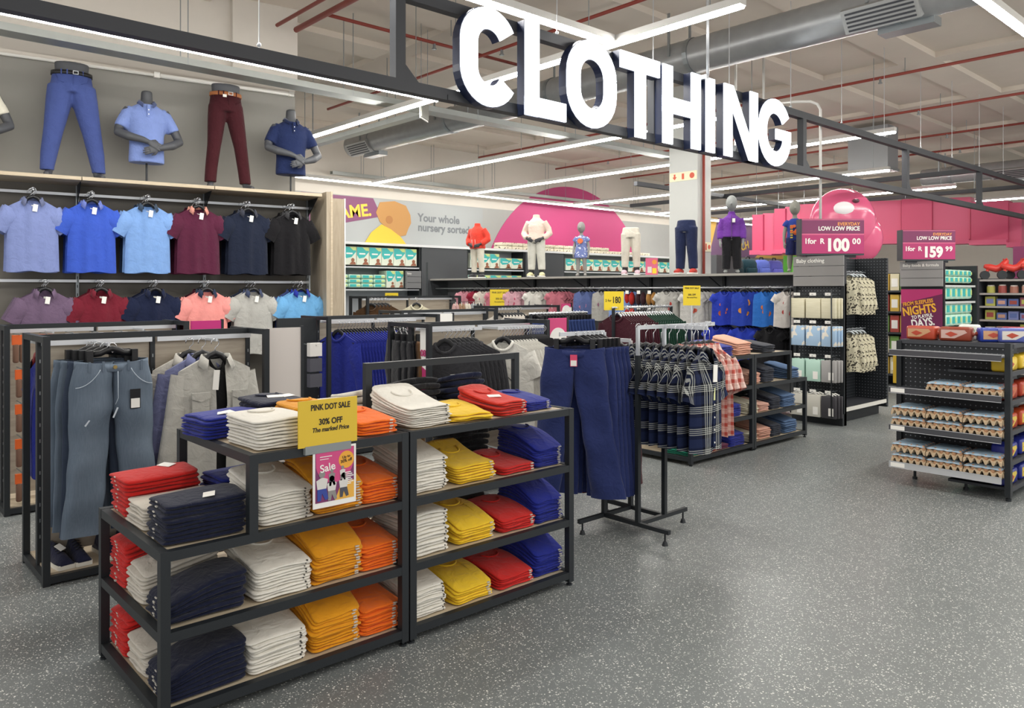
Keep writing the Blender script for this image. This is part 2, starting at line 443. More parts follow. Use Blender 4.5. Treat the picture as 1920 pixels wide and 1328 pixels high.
def tray(a, b, label, w=.22):
    t = thing('cable_tray', label, 'cable tray', a)
    A, B = Vector((0, 0, 0)), Vector(b) - Vector(a); d = B.normalized(); n = Vector((-d.y, d.x, 0))
    mb = MB(); mb.bar(tuple(A), tuple(B), w, .008)
    for q in (-1, 1): mb.bar(tuple(A + n * q * w / 2 + Vector((0, 0, .03))), tuple(B + n * q * w / 2 + Vector((0, 0, .03))), .006, .07)
    mb.build('channel', GALV, t)
    L = B.length; k = max(2, int(L / 1.7))
    for i in range(k):
        p = A.lerp(B, (i + .4) / k)
        for q in (-1, 1): MB().box(p.x + n.x * q * w / 2 - .004, p.y + n.y * q * w / 2 - .004, 0, p.x + n.x * q * w / 2 + .004, p.y + n.y * q * w / 2 + .004, CT - a[2]).build('drop_rod', STEEL, t)
tray((.2, 8.3, 3.93), (11.8, 8.3, 3.93), 'galvanised cable tray above the left mannequins running behind the sign')
tray((6.2, 8.45, 3.98), (6.2, 13.4, 3.98), 'cable tray branching back beside the long white light', .14)
tray((8.0, 14.4, 4.0), (19.0, 14.4, 4.0), 'thin cable tray along the back wall over the banner', .1)
t = thing('conduit', 'white conduit along the left wall behind the mannequin hips', 'conduit', wl(-7, .03, 3.98), WR)
MB().tube([(0, 0, 0), (5.2, 0, 0)], .018, 8).build('tube', WHITE, t); MB().tube([(5.22, 0, 0), (6.7, 0, .0)], .026, 8).build('lamp_tube', WHITE, t)
for x in (3.2, 5.2, 6.7): MB().box(x - .03, -.03, -.03, x + .03, .025, .03).build('junction', WHITE, t)

# ---------------------------------------------------------------- column with fire signs
COL = plain('#c6c8c5', .7, 0, .3, .04)
struct(MB().box(10.3, 7.08, 0, 10.66, 7.62, 4.86).build('column', COL))
t = thing('red_standpipe', 'thin red pipe running down the pale column', 'pipe', (10.42, 7.05, 0))
MB().tube([(0, 0, 0), (0, 0, 4.85)], .022, 8).build('pipe_run', RED, t)
t = thing('safety_sign', 'cream safety sign with red arrow and extinguisher high on the column', 'sign', (10.298, 7.35, 3.41), -PI / 2)
MB().box(-.26, -.006, -.07, .26, 0, .07).build('panel', plain('#e9e3c4', .6), t)
mb = MB(); mb.prism([(-.2, 0), (-.16, -.045), (-.12, 0), (-.145, 0), (-.145, .045), (-.175, .045), (-.175, 0)], -.009, -.006); mb.box(-.02, -.009, -.045, .02, -.006, .045); mb.prism(disc_poly(.17, 0, .045, 0, 360, 16)[:-1], -.009, -.006)
mb.build('pictogram', plain('#d05b43', .6), t)
t = thing('safety_sign', 'small cream safety sign low on the right face of the column', 'sign', (10.56, 7.078, 2.29), 0)
MB().box(-.095, -.006, -.075, .095, 0.0, .075).build('panel', plain('#e9e3c4', .6), t)
mb = MB(); mb.box(-.06, -.009, -.05, -.03, -.006, .05); mb.prism(disc_poly(.04, 0, .035, 0, 360, 16)[:-1], -.009, -.006); mb.build('pictogram', plain('#d8604b', .6), t)
# camera dome and small ceiling fittings
t = thing('security_camera', 'small black camera hanging near the pale column', 'camera', (9.0, 5.6, 3.45))
MB().box(-.012, -.012, 0, .012, .012, 1.46).build('drop_rod', WHITE, t); MB().at(Matrix.Rotation(rad(35), 4, 'Y')).box(-.04, -.04, -.14, .04, .04, .03).build('body', BLACK, t)
t = thing('ceiling_diffuser', 'round grey vent rosette high behind the letter T', 'vent', (11.2, 8.4, 4.72))
MB().cyl((0, 0, 0), .2, .03, 20).cyl((0, 0, -.015), .13, .02, 20).build('rosette', WHITE, t); MB().box(-.01, -.01, .02, .01, .01, .195).build('drop_rod', STEEL, t)
t = thing('hanging_sign', 'small framed sign hanging below the cable tray near the long light', 'sign', (5.75, 8.0, 3.86), rad(35))
MB().box(-.13, -.01, -.1, .13, .01, .1).build('panel', plain('#8f8f86', .5), t); MB().box(-.15, .005, -.12, .15, .015, .12).build('frame', WHITE, t)
for q in (-.12, .12): MB().box(q - .003, 0, .1, q + .003, .006, 1.055).build('suspension_cable', STEEL, t)
# ---------------------------------------------------------------- black overhead frame and the lit CLOTHING sign
TY0, TY1 = 4.45, 4.525
t = thing('overhead_frame', 'long black steel frame hung from the ceiling carrying the lit letters', 'frame', (0, 0, 0))
MB().box(-2.5, TY0, 2.965, 26, TY1, 3.045).build('bottom_beam', DARK, t)
MB().box(2.95, TY0, 3.6, 26, TY1, 3.68).build('top_beam', DARK, t)
for x in (3.0, 5.82, 8.62, 11.62, 14.7, 17.7, 20.7):
    MB().box(x - .04, TY0, 3.045, x + .04, TY1, 3.6).build('upright', DARK, t)
    MB().prism([(x + .04, 3.045), (x + .17, 3.045), (x + .04, 3.17)], TY0 + .02, TY1 - .02).build('gusset', DARK, t)
x = -1.8
while x < 24:
    zt = 3.68 if x > 2.95 else 3.045
    mb = MB(); mb.box(x - .003, 4.485, zt, x + .003, 4.491, CT); mb.ball((x, 4.488, zt + .03), .014, n=8, m=6); mb.build('suspension_cable', SILVER, t)
    x += 1.27
for x in (14.7, 17.7):
    MB().box(x - .04, TY1, 3.6, x + .04, 12.0, 3.68).build('cross_beam', DARK, t)
MB().box(11.7, 9.4, 3.6, 26, 9.48, 3.68).build('far_beam', DARK, t)

def stroke(path, s):
    """polygon of a stroke of width s along a centre line"""
    P = [Vector((p[0], p[1])) for p in path]; Lp, Rp = [], []
    for i, p in enumerate(P):
        a = (P[i] - P[i - 1]).normalized() if i else (P[1] - P[0]).normalized()
        b = (P[i + 1] - P[i]).normalized() if i < len(P) - 1 else a
        t_ = (a + b).normalized(); n = Vector((-t_.y, t_.x)); k = 1 / max(.5, abs(t_.dot(a)))
        Lp.append(p + n * s / 2 * k); Rp.append(p - n * s / 2 * k)
    return Lp, Rp
def strip(mb, path, s, y0, y1):
    if s < 0:      # the diagonal of an N, cut level at both ends
        k = abs(s) * 1.12; (xa, za), (xb, zb) = path
        return mb.prism([(xa, za), (xa + k, za), (xb, zb), (xb - k, zb)], y0, y1)
    L_, R_ = stroke(path, s); n = len(L_)
    vs = []
    for y in (y0, y1): vs += [(q.x, y, q.y) for q in L_] + [(q.x, y, q.y) for q in R_]
    fs = []
    for i in range(n - 1):
        a, b, c, d = i, i + 1, n + i + 1, n + i
        fs += [(a, b, c, d), (a + 2 * n, d + 2 * n, c + 2 * n, b + 2 * n), (a, a + 2 * n, b + 2 * n, b), (d, c, c + 2 * n, d + 2 * n)]
    fs += [(0, n, 3 * n, 2 * n), (n - 1, 3 * n - 1, 4 * n - 1, 2 * n - 1)]
    mb.add(vs, fs)
def arc(cx, cz, rx, rz, a0, a1, n=14):
    return [(cx + rx * cos(rad(a0 + (a1 - a0) * k / n)), cz + rz * sin(rad(a0 + (a1 - a0) * k / n))) for k in range(n + 1)]
def letter_strips(ch, w, h, s):
    a = (w - s) / 2; cx = w / 2; zt = h - s / 2 - a; zb = s / 2 + a; st = s * .94
    if ch == 'O': return [(arc(cx, zt, a, a, 0, 180) + arc(cx, zb, a, a, 180, 360) + [(cx + a, (zt + zb) / 2), (cx + a, zt)], s)]
    if ch == 'C': return [(arc(cx, zt, a, a, 28, 180) + arc(cx, zb, a, a, 180, 332), s)]
    if ch == 'G': return [(arc(cx, zt, a, a, 28, 180) + arc(cx, zb, a, a, 180, 360) + [(cx + a, h * .49)], s), ([(w * .52, h * .49 - .005), (w, h * .49 - .005)], s * .72)]
    if ch == 'L': return [([(st / 2, 0), (st / 2, h)], st), ([(0, st / 2), (w, st / 2)], st)]
    if ch == 'T': return [([(w / 2, 0), (w / 2, h)], st), ([(0, h - st / 2), (w, h - st / 2)], st)]
    if ch == 'H': return [([(st / 2, 0), (st / 2, h)], st), ([(w - st / 2, 0), (w - st / 2, h)], st), ([(0, h / 2), (w, h / 2)], st)]
    if ch == 'I': return [([(w / 2, 0), (w / 2, h)], st)]
    if ch == 'N': return [([(st / 2, 0), (st / 2, h)], st), ([(w - st / 2, 0), (w - st / 2, h)], st), ([(0, h), (w, 0)], -st)]
FACE = glow('#eef6ff', 1.9, 'letter_face'); NAVYCAN = plain('#222a44', .35)
sg = thing('illuminated_sign', 'large white lit CLOTHING letters on the overhead black frame', 'sign', (0, 4.36, 2.953))
for ch, x0, x1 in (('C', 3.45, 3.99), ('L', 4.08, 4.525), ('O', 4.54, 5.145), ('T', 5.2, 5.75), ('H', 5.8, 6.39), ('I', 6.46, 6.66), ('N', 6.80, 7.43), ('G', 7.46, 8.12)):
    w = x1 - x0; S = letter_strips(ch, w, .725, .155)
    mb = MB()
    for p, q in S: strip(mb, p, q + .012 if q > 0 else q, .012, .09)
    c = mb.build('letter', NAVYCAN, sg, (x0, 0, 0), label='navy-sided letter ' + ch)
    mb = MB()
    for i, (p, q) in enumerate(S): strip(mb, p, q, -.004 - .0006 * i, .013)
    mb.build('letter_face', FACE, c)
MB().box(3.4, .084, .012, 8.2, .0892, .05).build('mounting_rail', DARK, sg)
t = thing('support_pole', 'slim silver pole dropping from the ceiling to the letter I', 'pole', (6.42, 4.3, 3.67))
MB().tube([(0, 0, 0), (0, 0, 1.245)], .014, 8).build('tube', SILVER, t); MB().box(-.02, 0, -.03, .02, .2, .01).build('bracket', SILVER, t)
t = thing('cable_pole', 'white bent cable conduit pole rising behind the R 100 price sign', 'pole', (9.3, 4.6, 1.98))
MB().tube([(0, 0, 0), (0, 0, 1.86), (-.02, .03, 1.93), (-.06, .1, 1.97), (-.14, .25, 1.98), (-.3, .6, 1.98), (-.3, .6, 2.93)], .017, 8).build('tube', plain('#dcdad6', .5), t)

# ---------------------------------------------------------------- two stepped display tables of folded clothes
LEV = (.075, .36, .655, .96)
def display_table(x0, y0, label, mirror=False, frame=True):
    """two 1.07 m units side by side, 0.8 m deep; the outer third of one unit is a lower step"""
    t = thing('display_table', label, 'display table', (x0, y0, 0))
    if mirror: X = lambda v: 2.15 - v
    else: X = lambda v: v
    w = .034
    def bx(mb, xa, ya, za, xb, yb, zb):
        xa, xb = X(xa), X(xb); mb.box(min(xa, xb), ya, za, max(xa, xb), yb, zb)
    def unit(xa, xb, step, nm):
        f = MB(); D = .8
        hi = LEV[3]; xs = xa + step
        for y in (0, D - w):
            for x, z in ((xa, LEV[2] if step else hi), (xb - w, hi)) + (((xs, hi),) if step else ()):
                bx(f, x - .0008, y - .0008, .02 if x != xs or not step else LEV[2], x + w + .0008, y + w + .0008, z + .0008)
        for z in LEV:
            xl = xs if (step and z == hi) else xa
            for y in (0, D - w): bx(f, xl, y, z - .036, xb, y + w, z)
            for x in (xl, xb - w): bx(f, x + .0004, .0006, z - .0365, x + w - .0004, D - .0006, z - .0004)
        f.build('frame', BLACK, t)
        for z in LEV:
            xl = xs if (step and z == hi) else xa
            s = MB(); bx(s, xl + w, w, z - .02, xb - w, D - w, z - .004); s.build('shelf_board', LAM, t)
        for x in (xa, xb - w):
            for y in (.0, D - w):
                m_ = MB(); xx = X(x + w / 2); m_.cyl((xx, y + w / 2, 0), .016, .008, 10); m_.cyl((xx, y + w / 2, .008), .006, .014, 8); m_.build('levelling_foot', BLACK, t)
    unit(0, 1.07, .33, 'low'); unit(1.08, 2.15, 0, 'high')
    if frame:
        f = MB(); yb = .41
        for x in (1.1, 2.09): bx(f, x - .0008, yb - .0008, LEV[3], x + w + .0008, yb + .0308, 1.2408)
        bx(f, 1.1, yb, 1.206, 2.124, yb + .03, 1.24); f.build('sign_frame', BLACK, t)
    return t
DX, DY = .94, 2.92
display_table(DX, DY, 'stepped black display table of bright folded T-shirts nearest the camera')
OX, OY = 5.95, 4.16
display_table(OX, OY, 'stepped black display table beside the plaid shirt rack and baby clothing bay', True, False)

# ---------------------------------------------------------------- framed garment stands with laminate backs
def garment_stand(x0, y0, label, w=1.28, d=.55, h=1.35, arms=((.3, 1), (.92, 1)), bars=()):
    t = thing('garment_stand', label, 'clothes stand', (x0, y0, 0))
    f = MB(); b = .034
    for x in (0, w - b):
        for y in (0, d - b): f.box(x - .0008, y - .0008, 0, x + b + .0008, y + b + .0008, h + .0008)
        f.box(x + .0004, .0004, h - b - .0004, x + b - .0004, d, h - .0004); f.box(x + .0004, .0004, .0124, x + b - .0004, d, .0504)
    for z in (h - b, .012):
        for y in (0, d - b): pass
    f.box(0, 0, .012, w, b, .05); f.box(0, d - b, .012, w, d, .05)
    f.box(0, d / 2 - b / 2, h - b, w, d / 2 + b / 2, h)
    f.build('frame', BLACK, t)
    for xa, xb in ((b, w / 2 - .018), (w / 2 + .018, w - b)):
        MB().box(xa, d / 2 - .009, .1, xb, d / 2 + .009, h - b - .002).build('back_panel', LAMG, t)
    for x in (b, w / 2, w - b):
        u = MB(); u.box(x - .014, d / 2 - .022, .05, x + .014, d / 2 + .022, h - b)
        for k in range(12): u.box(x - .003, d / 2 - .0235, .2 + k * .09, x + .003, d / 2 + .0235, .22 + k * .09, 1)
        u.build('slotted_upright', [BLACK, STEEL], t)
    MB().box(b, b, .05, w - b, d - b, .062).build('base_board', LAM, t)
    for s in (-1, 1):
        yy = d / 2 + s * .055
        MB().box(b, yy - .006, h - .062, w / 2 - .015, yy + .006, h - .034).box(w / 2 + .015, yy - .006, h - .062, w - b, yy + .006, h - .034).build('hang_rail', SILVER, t)
    for x, s in arms:
        yy = d / 2 - s * .055
        MB().bar((x, yy, h - .055), (x, yy - s * .24, h - .055), .012, .016).build('face_out_arm', SILVER, t)
    for x, xb, s, dist in bars:
        yy = d / 2 - s * .055
        m_ = MB()
        m_.bar((x, yy - s * dist, h - .055), (xb, yy - s * dist, h - .055), .014, .026)
        for q in (x + .01, xb - .01): m_.bar((q, yy, h - .055), (q, yy - s * dist, h - .055), .012, .02)
        m_.build('hang_bar', SILVER, t)
    return t
JX, JY = .94, 4.8
garment_stand(JX, JY, 'black framed stand holding blue jeans and a pale grey shirt', arms=((.32, 1), (.93, 1)), bars=((.05, .62, -1, .3),))
KX, KY = 1.03, 6.48
garment_stand(KX, KY, 'black framed stand of packaged socks behind the jeans stand')
MX, MY = 3.45, 4.75
garment_stand(MX, MY, 'black framed stand of charcoal tops and white T-shirts behind the front table', arms=(), bars=((.06, .6, 1, .12), (.7, 1.22, 1, .2)))
LX, LY = 3.66, 6.65
garment_stand(LX, LY, 'black framed stand of royal blue trousers with its pale back panel', w=1.32, arms=(), bars=((.05, 1.05, 1, .16),))
# boards on the end of the stands
def end_board(x0, x1, y, z0, z1, m, label, disc=None):
    t = thing('end_board', label, 'sign board', (x0, y, 0))
    MB().box(0, 0, z0, x1 - x0, .012, z1).build('panel', m, t)
    MB().box(x1 - x0, -.005, z0, x1 - x0 + .02, .017, z1 + .01).build('edge_post', BLACK, t)
    if disc:
        w = x1 - x0; MB().prism([(q, z) for q, z in disc_poly(w / 2, disc, w * .48, 0, 180, 20)] + [(.01, z0), (w - .01, z0)], -.003, 0).build('printed_arch', WHITE, t)
    return t
end_board(2.235, 2.47, 4.86, .0, 1.352, plain('#d9d2cd', .6), 'tall blank pale board at the right end of the jeans stand')
end_board(2.33, 2.58, 6.5, .0, 1.35, plain('#c2287a', .5), 'magenta board top showing above the jeans stand in front of the pink polo')
end_board(5.0, 5.2, 6.72, .0, 1.35, WHITE, 'small white board top beside the far end of the blue trouser stand')
end_board(4.75, 4.97, 4.78, .0, 1.36, plain('#d4477f', .5), 'magenta and white arch board at the right end of the white T-shirt stand', 1.17)

# ---------------------------------------------------------------- pinwheel four-way rack for trousers and plaid shirts
t = thing('four_way_rack', 'black four-way rack on a pinwheel base holding navy trousers and plaid shirts', 'clothes rack', (0, 0, 0))
PX, QX, PY, QY = 3.99, 4.27, 3.2, 3.488
for x, y in ((PX, QY), (PX, PY), (QX, PY), (QX, QY)):
    MB().box(x - .014, y - .014, .1, x + .014, y + .014, 1.18).build('upright', BLACK, t)
for a, b in (((PX, QY), (PX, 2.95)), ((QX, QY), (3.74, QY)), ((QX, PY), (QX, 3.74)), ((PX, PY), (4.515, PY))):
    MB().bar((a[0], a[1], .088), (b[0], b[1], .088), .026).build('base_bar', BLACK, t)
    d = (Vector(b) - Vector(a)).normalized(); p = Vector(b) - d * .035
    MB().cyl((p.x, p.y, 0), .02, .025, 12, 0, .012).cyl((p.x, p.y, .025), .006, .055, 8).build('levelling_foot', BLACK, t)
ARMZ = 1.32
for (x, y), e, z in (((PX, QY), (3.56, QY), ARMZ), ((QX, PY), (QX, 2.86), 1.36), ((PX, PY), (4.86, PY), 1.36), ((QX, QY), (QX, 3.95), 1.25)):
    MB().bar((x, y, 1.1), (x, y, z), .02).build('telescopic_post', SILVER, t)
    MB().bar((x, y, z), (e[0], e[1], z), .012, .026).build('hang_arm', SILVER, t)

# ---------------------------------------------------------------- left wall bay with two hanging rails and the mannequin shelf
t = thing('wall_bay', 'tall laminate wall bay with two chrome rails and a shelf of mannequins', 'wall shelving', tuple(WE), WR)
for s0, s1 in ((-3.84, -2.575), (-2.567, -1.309), (-1.301, -.1)):
    MB().box(s0, -.03, .0, s1, -.012, 2.72).build('back_panel', plain('#77736c', .6, 0, .3, .08), t)
    MB().box(s0, -.55, 2.7, s1, -.02, 2.735).build('shelf_board', LAM, t)
for s in (-2.571, -1.305, -.1, -3.84):
    u = MB(); u.box(s - .015, -.06, 0, s + .015, -.03, 2.7)
    for k in range(28): u.box(s - .004, -.0615, .1 + k * .09, s + .004, -.06, .13 + k * .09, 1)
    u.build('slotted_upright', [STEEL, BLACK], t)
    MB().prism([(0, 0), (0, -.2), (.34, 0)], -.004, .004).build('shelf_bracket', BLACK, t, (s, -.06, 2.7), -PI / 2)
for z in (2.6, 1.7):
    for s0, s1 in ((-3.84, -2.58), (-2.562, -1.313), (-1.297, -.1)):
        MB().box(s0, -.1, z - .014, s1, -.088, z + .014).build('hang_rail', SILVER, t)
PS1 = [-2.981, -2.472, -1.951, -1.445, -.916, -.411]; PS2 = [-2.877, -2.386, -1.879, -1.357, -.857, -.31]
for z, L_ in ((2.6, PS1), (1.7, PS2)):
    for s in L_: MB().box(s - .007, -.47, z - .02, s + .007, -.09, z - .005).build('face_out_arm', CHROME, t)
MB().box(-.05, -.56, 0, .0, .0, 2.76).build('end_panel', LAMV, t); MB().box(.0, -.565, 0, .025, -.01, 2.765).build('edge_trim', LAM, t)
MB().box(.025, -.3, 0, .27, -.02, 2.72).build('end_pillar', LAMV, t); MB().box(.27, -.31, 0, .285, -.02, 2.725).build('edge_trim', WHITE, t)
# ---------------------------------------------------------------- folded clothes in stacks, every piece an object
def prof_fn(kind):
    def f(v):
        v = min(1, max(0, v))
        if kind == 'lean': return .78 + .45 * v
        if kind == 'dome': return .72 + .62 * sin(min(1, v * 1.25) * PI / 2)
        if kind == 'back': return .85 + .75 * v * v
        return 1 + .05 * v
    return f
def folded_mesh(w, l, z0, z1, kind, seed, rough=1.0, nm='folded_tshirt'):
    """one folded garment between the surfaces z0*profile and z1*profile; its fold faces local -y"""
    R = random.Random(seed); f = prof_fn(kind)
    ph = [R.uniform(0, 6.28) for _ in range(6)]
    rc = .026; out = []
    hx, hy = w / 2, l / 2
    loop = []
    for cx, cy, a0 in ((hx - rc, hy - rc, 0), (-hx + rc, hy - rc, 90), (-hx + rc, -hy + rc, 180), (hx - rc, -hy + rc, 270)):
        for k in range(4): loop.append((cx + rc * cos(rad(a0 + 30 * k)), cy + rc * sin(rad(a0 + 30 * k))))
        nx = {0: (-1, 0), 90: (0, -1), 180: (1, 0), 270: (0, 1)}[a0]
        L = (2 * hx - 2 * rc) if nx[0] else (2 * hy - 2 * rc); bx_, by_ = loop[-1]
        for k in range(1, 5): loop.append((bx_ + nx[0] * L * k / 5, by_ + nx[1] * L * k / 5))
    n = len(loop); jx, jy = R.uniform(-.007, .007) * rough, R.uniform(-.011, .005) * rough; jr = rad(R.uniform(-2.2, 2.2)) * rough
    ex = [1 + (.012 * sin(3 * 2 * PI * i / n + ph[0]) + .01 * sin(7 * 2 * PI * i / n + ph[1])) * rough for i in range(n)]
    rings = []
    for sc, fr in ((.5, .03), (.86, .03), (.965, .12), (1.0, .36), (1.002, .62), (.97, .88), (.86, .97), (.5, .97)):
        ring = []
        for i, (x, y) in enumerate(loop):
            inset = (1 - sc)
            q = ex[i] if sc > .9 else 1
            X = x * sc * q; Y = y * (sc if sc < .9 else 1 - (1 - sc) * w / l) * q
            X, Y = X * cos(jr) - Y * sin(jr) + jx, X * sin(jr) + Y * cos(jr) + jy
            v = (Y + hy) / l; p = f(v) * (1 - .05 * (X / hx) ** 2)
            wv = .0016 * rough * sin(X * 38 + ph[2] + Y * 20)
            za, zb = z0 * p, z1 * p
            ring.append((X, Y, za + (zb - za) * fr + (wv if .05 < fr < .95 else 0)))
        rings.append(ring)
    mb = MB(); mb.loft(rings, True, True, 0, True)
    me = mb.mesh(nm, [])
    return me, f, jx, jy
STK = plain('#cfcac0', .5); STKD = plain('#4a4844', .6)
seedn = [0]
def stack(x, y, z, rz, n, h, hx_, colour, where, w=.235, l=.3, prof='lean', name='folded_tshirt', noun='T-shirt', cat='T-shirt', sticker=.3, tags=0, mats=None, rough=1.0, top_sheet=False):
    grp = colour + ' ' + noun + ' stack ' + where
    m = mats or fabric(hx_)
    t_ = h / n
    for k in range(n):
        seedn[0] += 1
        me, f, jx, jy = folded_mesh(w * (1 + .03 * sin(seedn[0] * 2.1) * rough), l, k * t_, (k + 1) * t_ - .0016, prof, seedn[0], rough, name)
        me.materials.append(m[k % len(m)] if isinstance(m, list) else m)
        o = bpy.data.objects.new(name, me); C.objects.link(o); o.location = (x, y, z + .0005); o.rotation_euler = (0, 0, rz)
        pos = ORD[n - 1 - k] if k else 'bottom'
        tag(o, f'{pos} {colour} {noun} {where}', cat, grp)
        if sticker is not None:
            v0 = f(.0); R = random.Random(seedn[0]); sx_ = w * sticker + R.uniform(-.006, .006)
            zc = (k + .5) * t_ * v0
            hw_ = .003 if 'white' in colour or colour == 'cream' else .009
            b = MB().box(sx_ - hw_, -l / 2 + jy - .0022, zc - min(.0025, t_ * .15), sx_ + hw_, -l / 2 + jy + .006, zc + min(.0025, t_ * .15))
            b.build('size_sticker', STKD if hw_ < .005 else STK, o)
    if noun == 'T-shirt' and rz > -1:
        zn = lambda yy: n * t_ * f((yy + l / 2) / l)
        MB().tube([(.055 * sin(rad(a)), .07 - .05 * cos(rad(a)), zn(.07 - .05 * cos(rad(a))) + .001) for a in range(-100, 101, 20)], .0045, 6).build('neckband', m if not isinstance(m, list) else m[0], o)
    if tags:
        R = random.Random(seedn[0] + 99)
        for q in range(tags):
            xx, yy = R.uniform(-.06, .06), R.uniform(-.05, .08)
            zt = n * t_ * f((yy + l / 2) / l) + .001
            MB().at(Matrix.Translation((xx, yy, zt)) @ Matrix.Rotation(R.uniform(-.6, .6), 4, 'Z') @ Matrix.Rotation(.12, 4, 'X')).box(-.035, -.022, -.001, .035, .022, .001).build('price_tag', TAGW, o)
RED_, WHT, OFFW, NVY, ROY, MUS, YLW, ORG = '#c8231f', '#e8e4da', '#cfc8bc', '#121831', '#1b2788', '#e2981a', '#eec52b', '#f07019'
FT = 'front table'
A0, A1, A2, A3 = [q + .0 for q in LEV]
EX = DX + .195
for z, where, rows in ((A2, 'low end deck', ((RED_, 'red', 9, .16, .66), (OFFW, 'oatmeal', 7, .09, .43), (NVY, 'navy', 9, .15, .17))),
                       (A1, 'second shelf end', ((RED_, 'red', 13, .23, .66), (OFFW, 'oatmeal', 8, .16, .42), (NVY, 'navy', 7, .11, .17))),
                       (A0, 'bottom shelf end', ((RED_, 'red', 12, .2, .66), (OFFW, 'oatmeal', 8, .15, .42), (NVY, 'navy', 8, .12, .17)))):
    for h_, cn, n, hh, dy in rows:
        prof = 'flat' if z == A2 else ('dome' if cn == 'navy' else 'lean')
        stack(EX, DY + dy, z, -PI / 2, n, hh, h_, cn, f'on the {where}, {FT}', .23, .31, prof, sticker=-.05 if cn != 'oatmeal' else None, tags=1 if z == A2 else 0)
YF = DY + .215
for z, where, rows in ((A2, 'third shelf', (('white', WHT, 10, .165, .51, .235), ('mustard', MUS, 10, .16, .755, .235), ('orange', ORG, 8, .13, .965, .19))),
                       (A1, 'second shelf', (('white', WHT, 10, .16, .5, .25), ('mustard', MUS, 11, .18, .75, .235), ('orange', ORG, 9, .14, .96, .2))),
                       (A0, 'bottom shelf', (('white', WHT, 11, .165, .48, .25), ('mustard', MUS, 11, .19, .74, .235), ('orange', ORG, 10, .15, .955, .2)))):
    for cn, hx_, n, hh, dx, w in rows:
        stack(DX + dx, YF, z, rad(2), n, hh, hx_, cn, f'at left of the {where}, {FT}', w, .31, 'lean' if cn != 'mustard' else 'dome', sticker=.36)
for z, where, rows in ((A2, 'third shelf', (('white', WHT, 12, .2, 1.225, .225, 'lean'), ('yellow', YLW, 7, .105, 1.52, .25, 'back'), ('red', RED_, 3, .05, 1.8, .235, 'back'), ('royal blue', ROY, 11, .14, 2.02, .2, 'dome'))),
                       (A1, 'second shelf', (('white', WHT, 12, .2, 1.23, .235, 'flat'), ('yellow', YLW, 7, .11, 1.52, .24, 'dome'), ('red', RED_, 6, .085, 1.8, .24, 'dome'), ('royal blue', ROY, 11, .165, 2.02, .205, 'dome'))),
                       (A0, 'bottom shelf', (('white', WHT, 11, .17, 1.22, .225, 'lean'), ('yellow', YLW, 6, .095, 1.5, .24, 'dome'), ('red', RED_, 5, .08, 1.79, .245, 'dome'), ('royal blue', ROY, 11, .165, 2.02, .21, 'dome')))):
    for cn, hx_, n, hh, dx, w, pf in rows:
        stack(DX + dx, YF + .005, z, rad(1), n, hh, hx_, cn, f'at right of the {where}, {FT}', w, .32, pf, sticker=.38)
# top decks
stack(DX + .5, DY + .2, A3, rad(3), 9, .125, WHT, 'cream', f'on the high deck left of the yellow sign', .25, .29, 'flat', sticker=.4)
stack(DX + .45, DY + .55, A3, -PI / 2 + .1, 7, .095, ROY, 'royal blue', f'on the high deck back corner near the pale shirt', .24, .28, 'flat', sticker=None, tags=2)
stack(DX + .72, DY + .62, A3, rad(4), 6, .13, NVY, 'navy', f'on the high deck behind the cream stack', .24, .28, 'flat', sticker=None, tags=2)
stack(DX + .75, DY + .36, A3, rad(-3), 7, .13, MUS, 'mustard', f'half hidden behind the yellow sign', .2, .24, 'flat', sticker=None)
stack(DX + .945, DY + .19, A3, rad(3), 5, .08, ORG, 'orange', f'on the high deck right of the yellow sign', .2, .28, 'lean', sticker=.3)
stack(DX + 1.235, DY + .225, A3, rad(4), 10, .115, WHT, 'white', 'on the top deck left of the yellow heap', .25, .33, 'back', sticker=.35)
stack(DX + 1.5, DY + .2, A3, rad(-6), 3, .045, YLW, 'yellow', 'on the top deck between white and red', .25, .3, 'back', sticker=None, rough=2.0)
stack(DX + 1.755, DY + .225, A3, rad(6), 6, .085, '#cf2f20', 'red', 'on the top deck right of the yellow heap', .21, .33, 'back', sticker=.3, tags=1)
stack(DX + 1.97, DY + .24, A3, rad(4), 5, .06, ROY, 'royal blue', 'on the top deck at the right corner', .2, .31, 'dome', sticker=.3)
# rear half of the table
YR = DY + .61
RS = dict(name='folded_shirt', noun='sweater', cat='sweater', sticker=None)  # rear stacks hold folded shirts, the same kind as the front rows
stack(DX + .55, YR - .02, A2, -PI / 2 + .05, 7, .12, '#1c2a80', 'dark blue', 'under the high deck at its back corner', .24, .3, 'flat', tags=2, **RS)
stack(DX + .97, YR, A2, PI, 8, .19, '#cfc3ba', 'pale pink', 'at the back of the third shelf beside the centre post', .2, .28, 'lean', **RS)
stack(DX + .97, YR, A1, PI, 8, .19, '#c9c0b8', 'dusty white', 'at the back of the second shelf beside the centre post', .2, .28, 'lean', **RS)
stack(DX + .97, YR, A0, PI, 8, .19, '#c4bcb4', 'greyish white', 'at the back of the bottom shelf beside the centre post', .2, .28, 'lean', **RS)
stack(DX + 1.85, YR, A2, PI, 7, .2, '#17181b', 'black', 'at the back of the third shelf behind the red ones', .22, .28, 'lean', **RS)
stack(DX + 1.8, YR, A1, PI, 6, .17, '#3c3c3a', 'dark grey', 'at the back of the second shelf behind the red ones', .24, .28, 'lean', **RS)
stack(DX + 1.75, YR, A0, PI, 6, .17, '#7e7a72', 'mottled grey', 'at the back of the bottom shelf behind the red ones', .26, .28, 'lean', **RS)
stack(DX + 1.5, YR, A2, PI, 5, .1, '#17181b', 'black', 'at the back of the third shelf behind the yellow ones', .24, .28, 'lean', **RS)
stack(DX + .7, YR, A2, PI, 5, .12, '#1a1a1c', 'black', 'at the back of the third shelf under the high deck', .24, .28, 'lean', **RS)
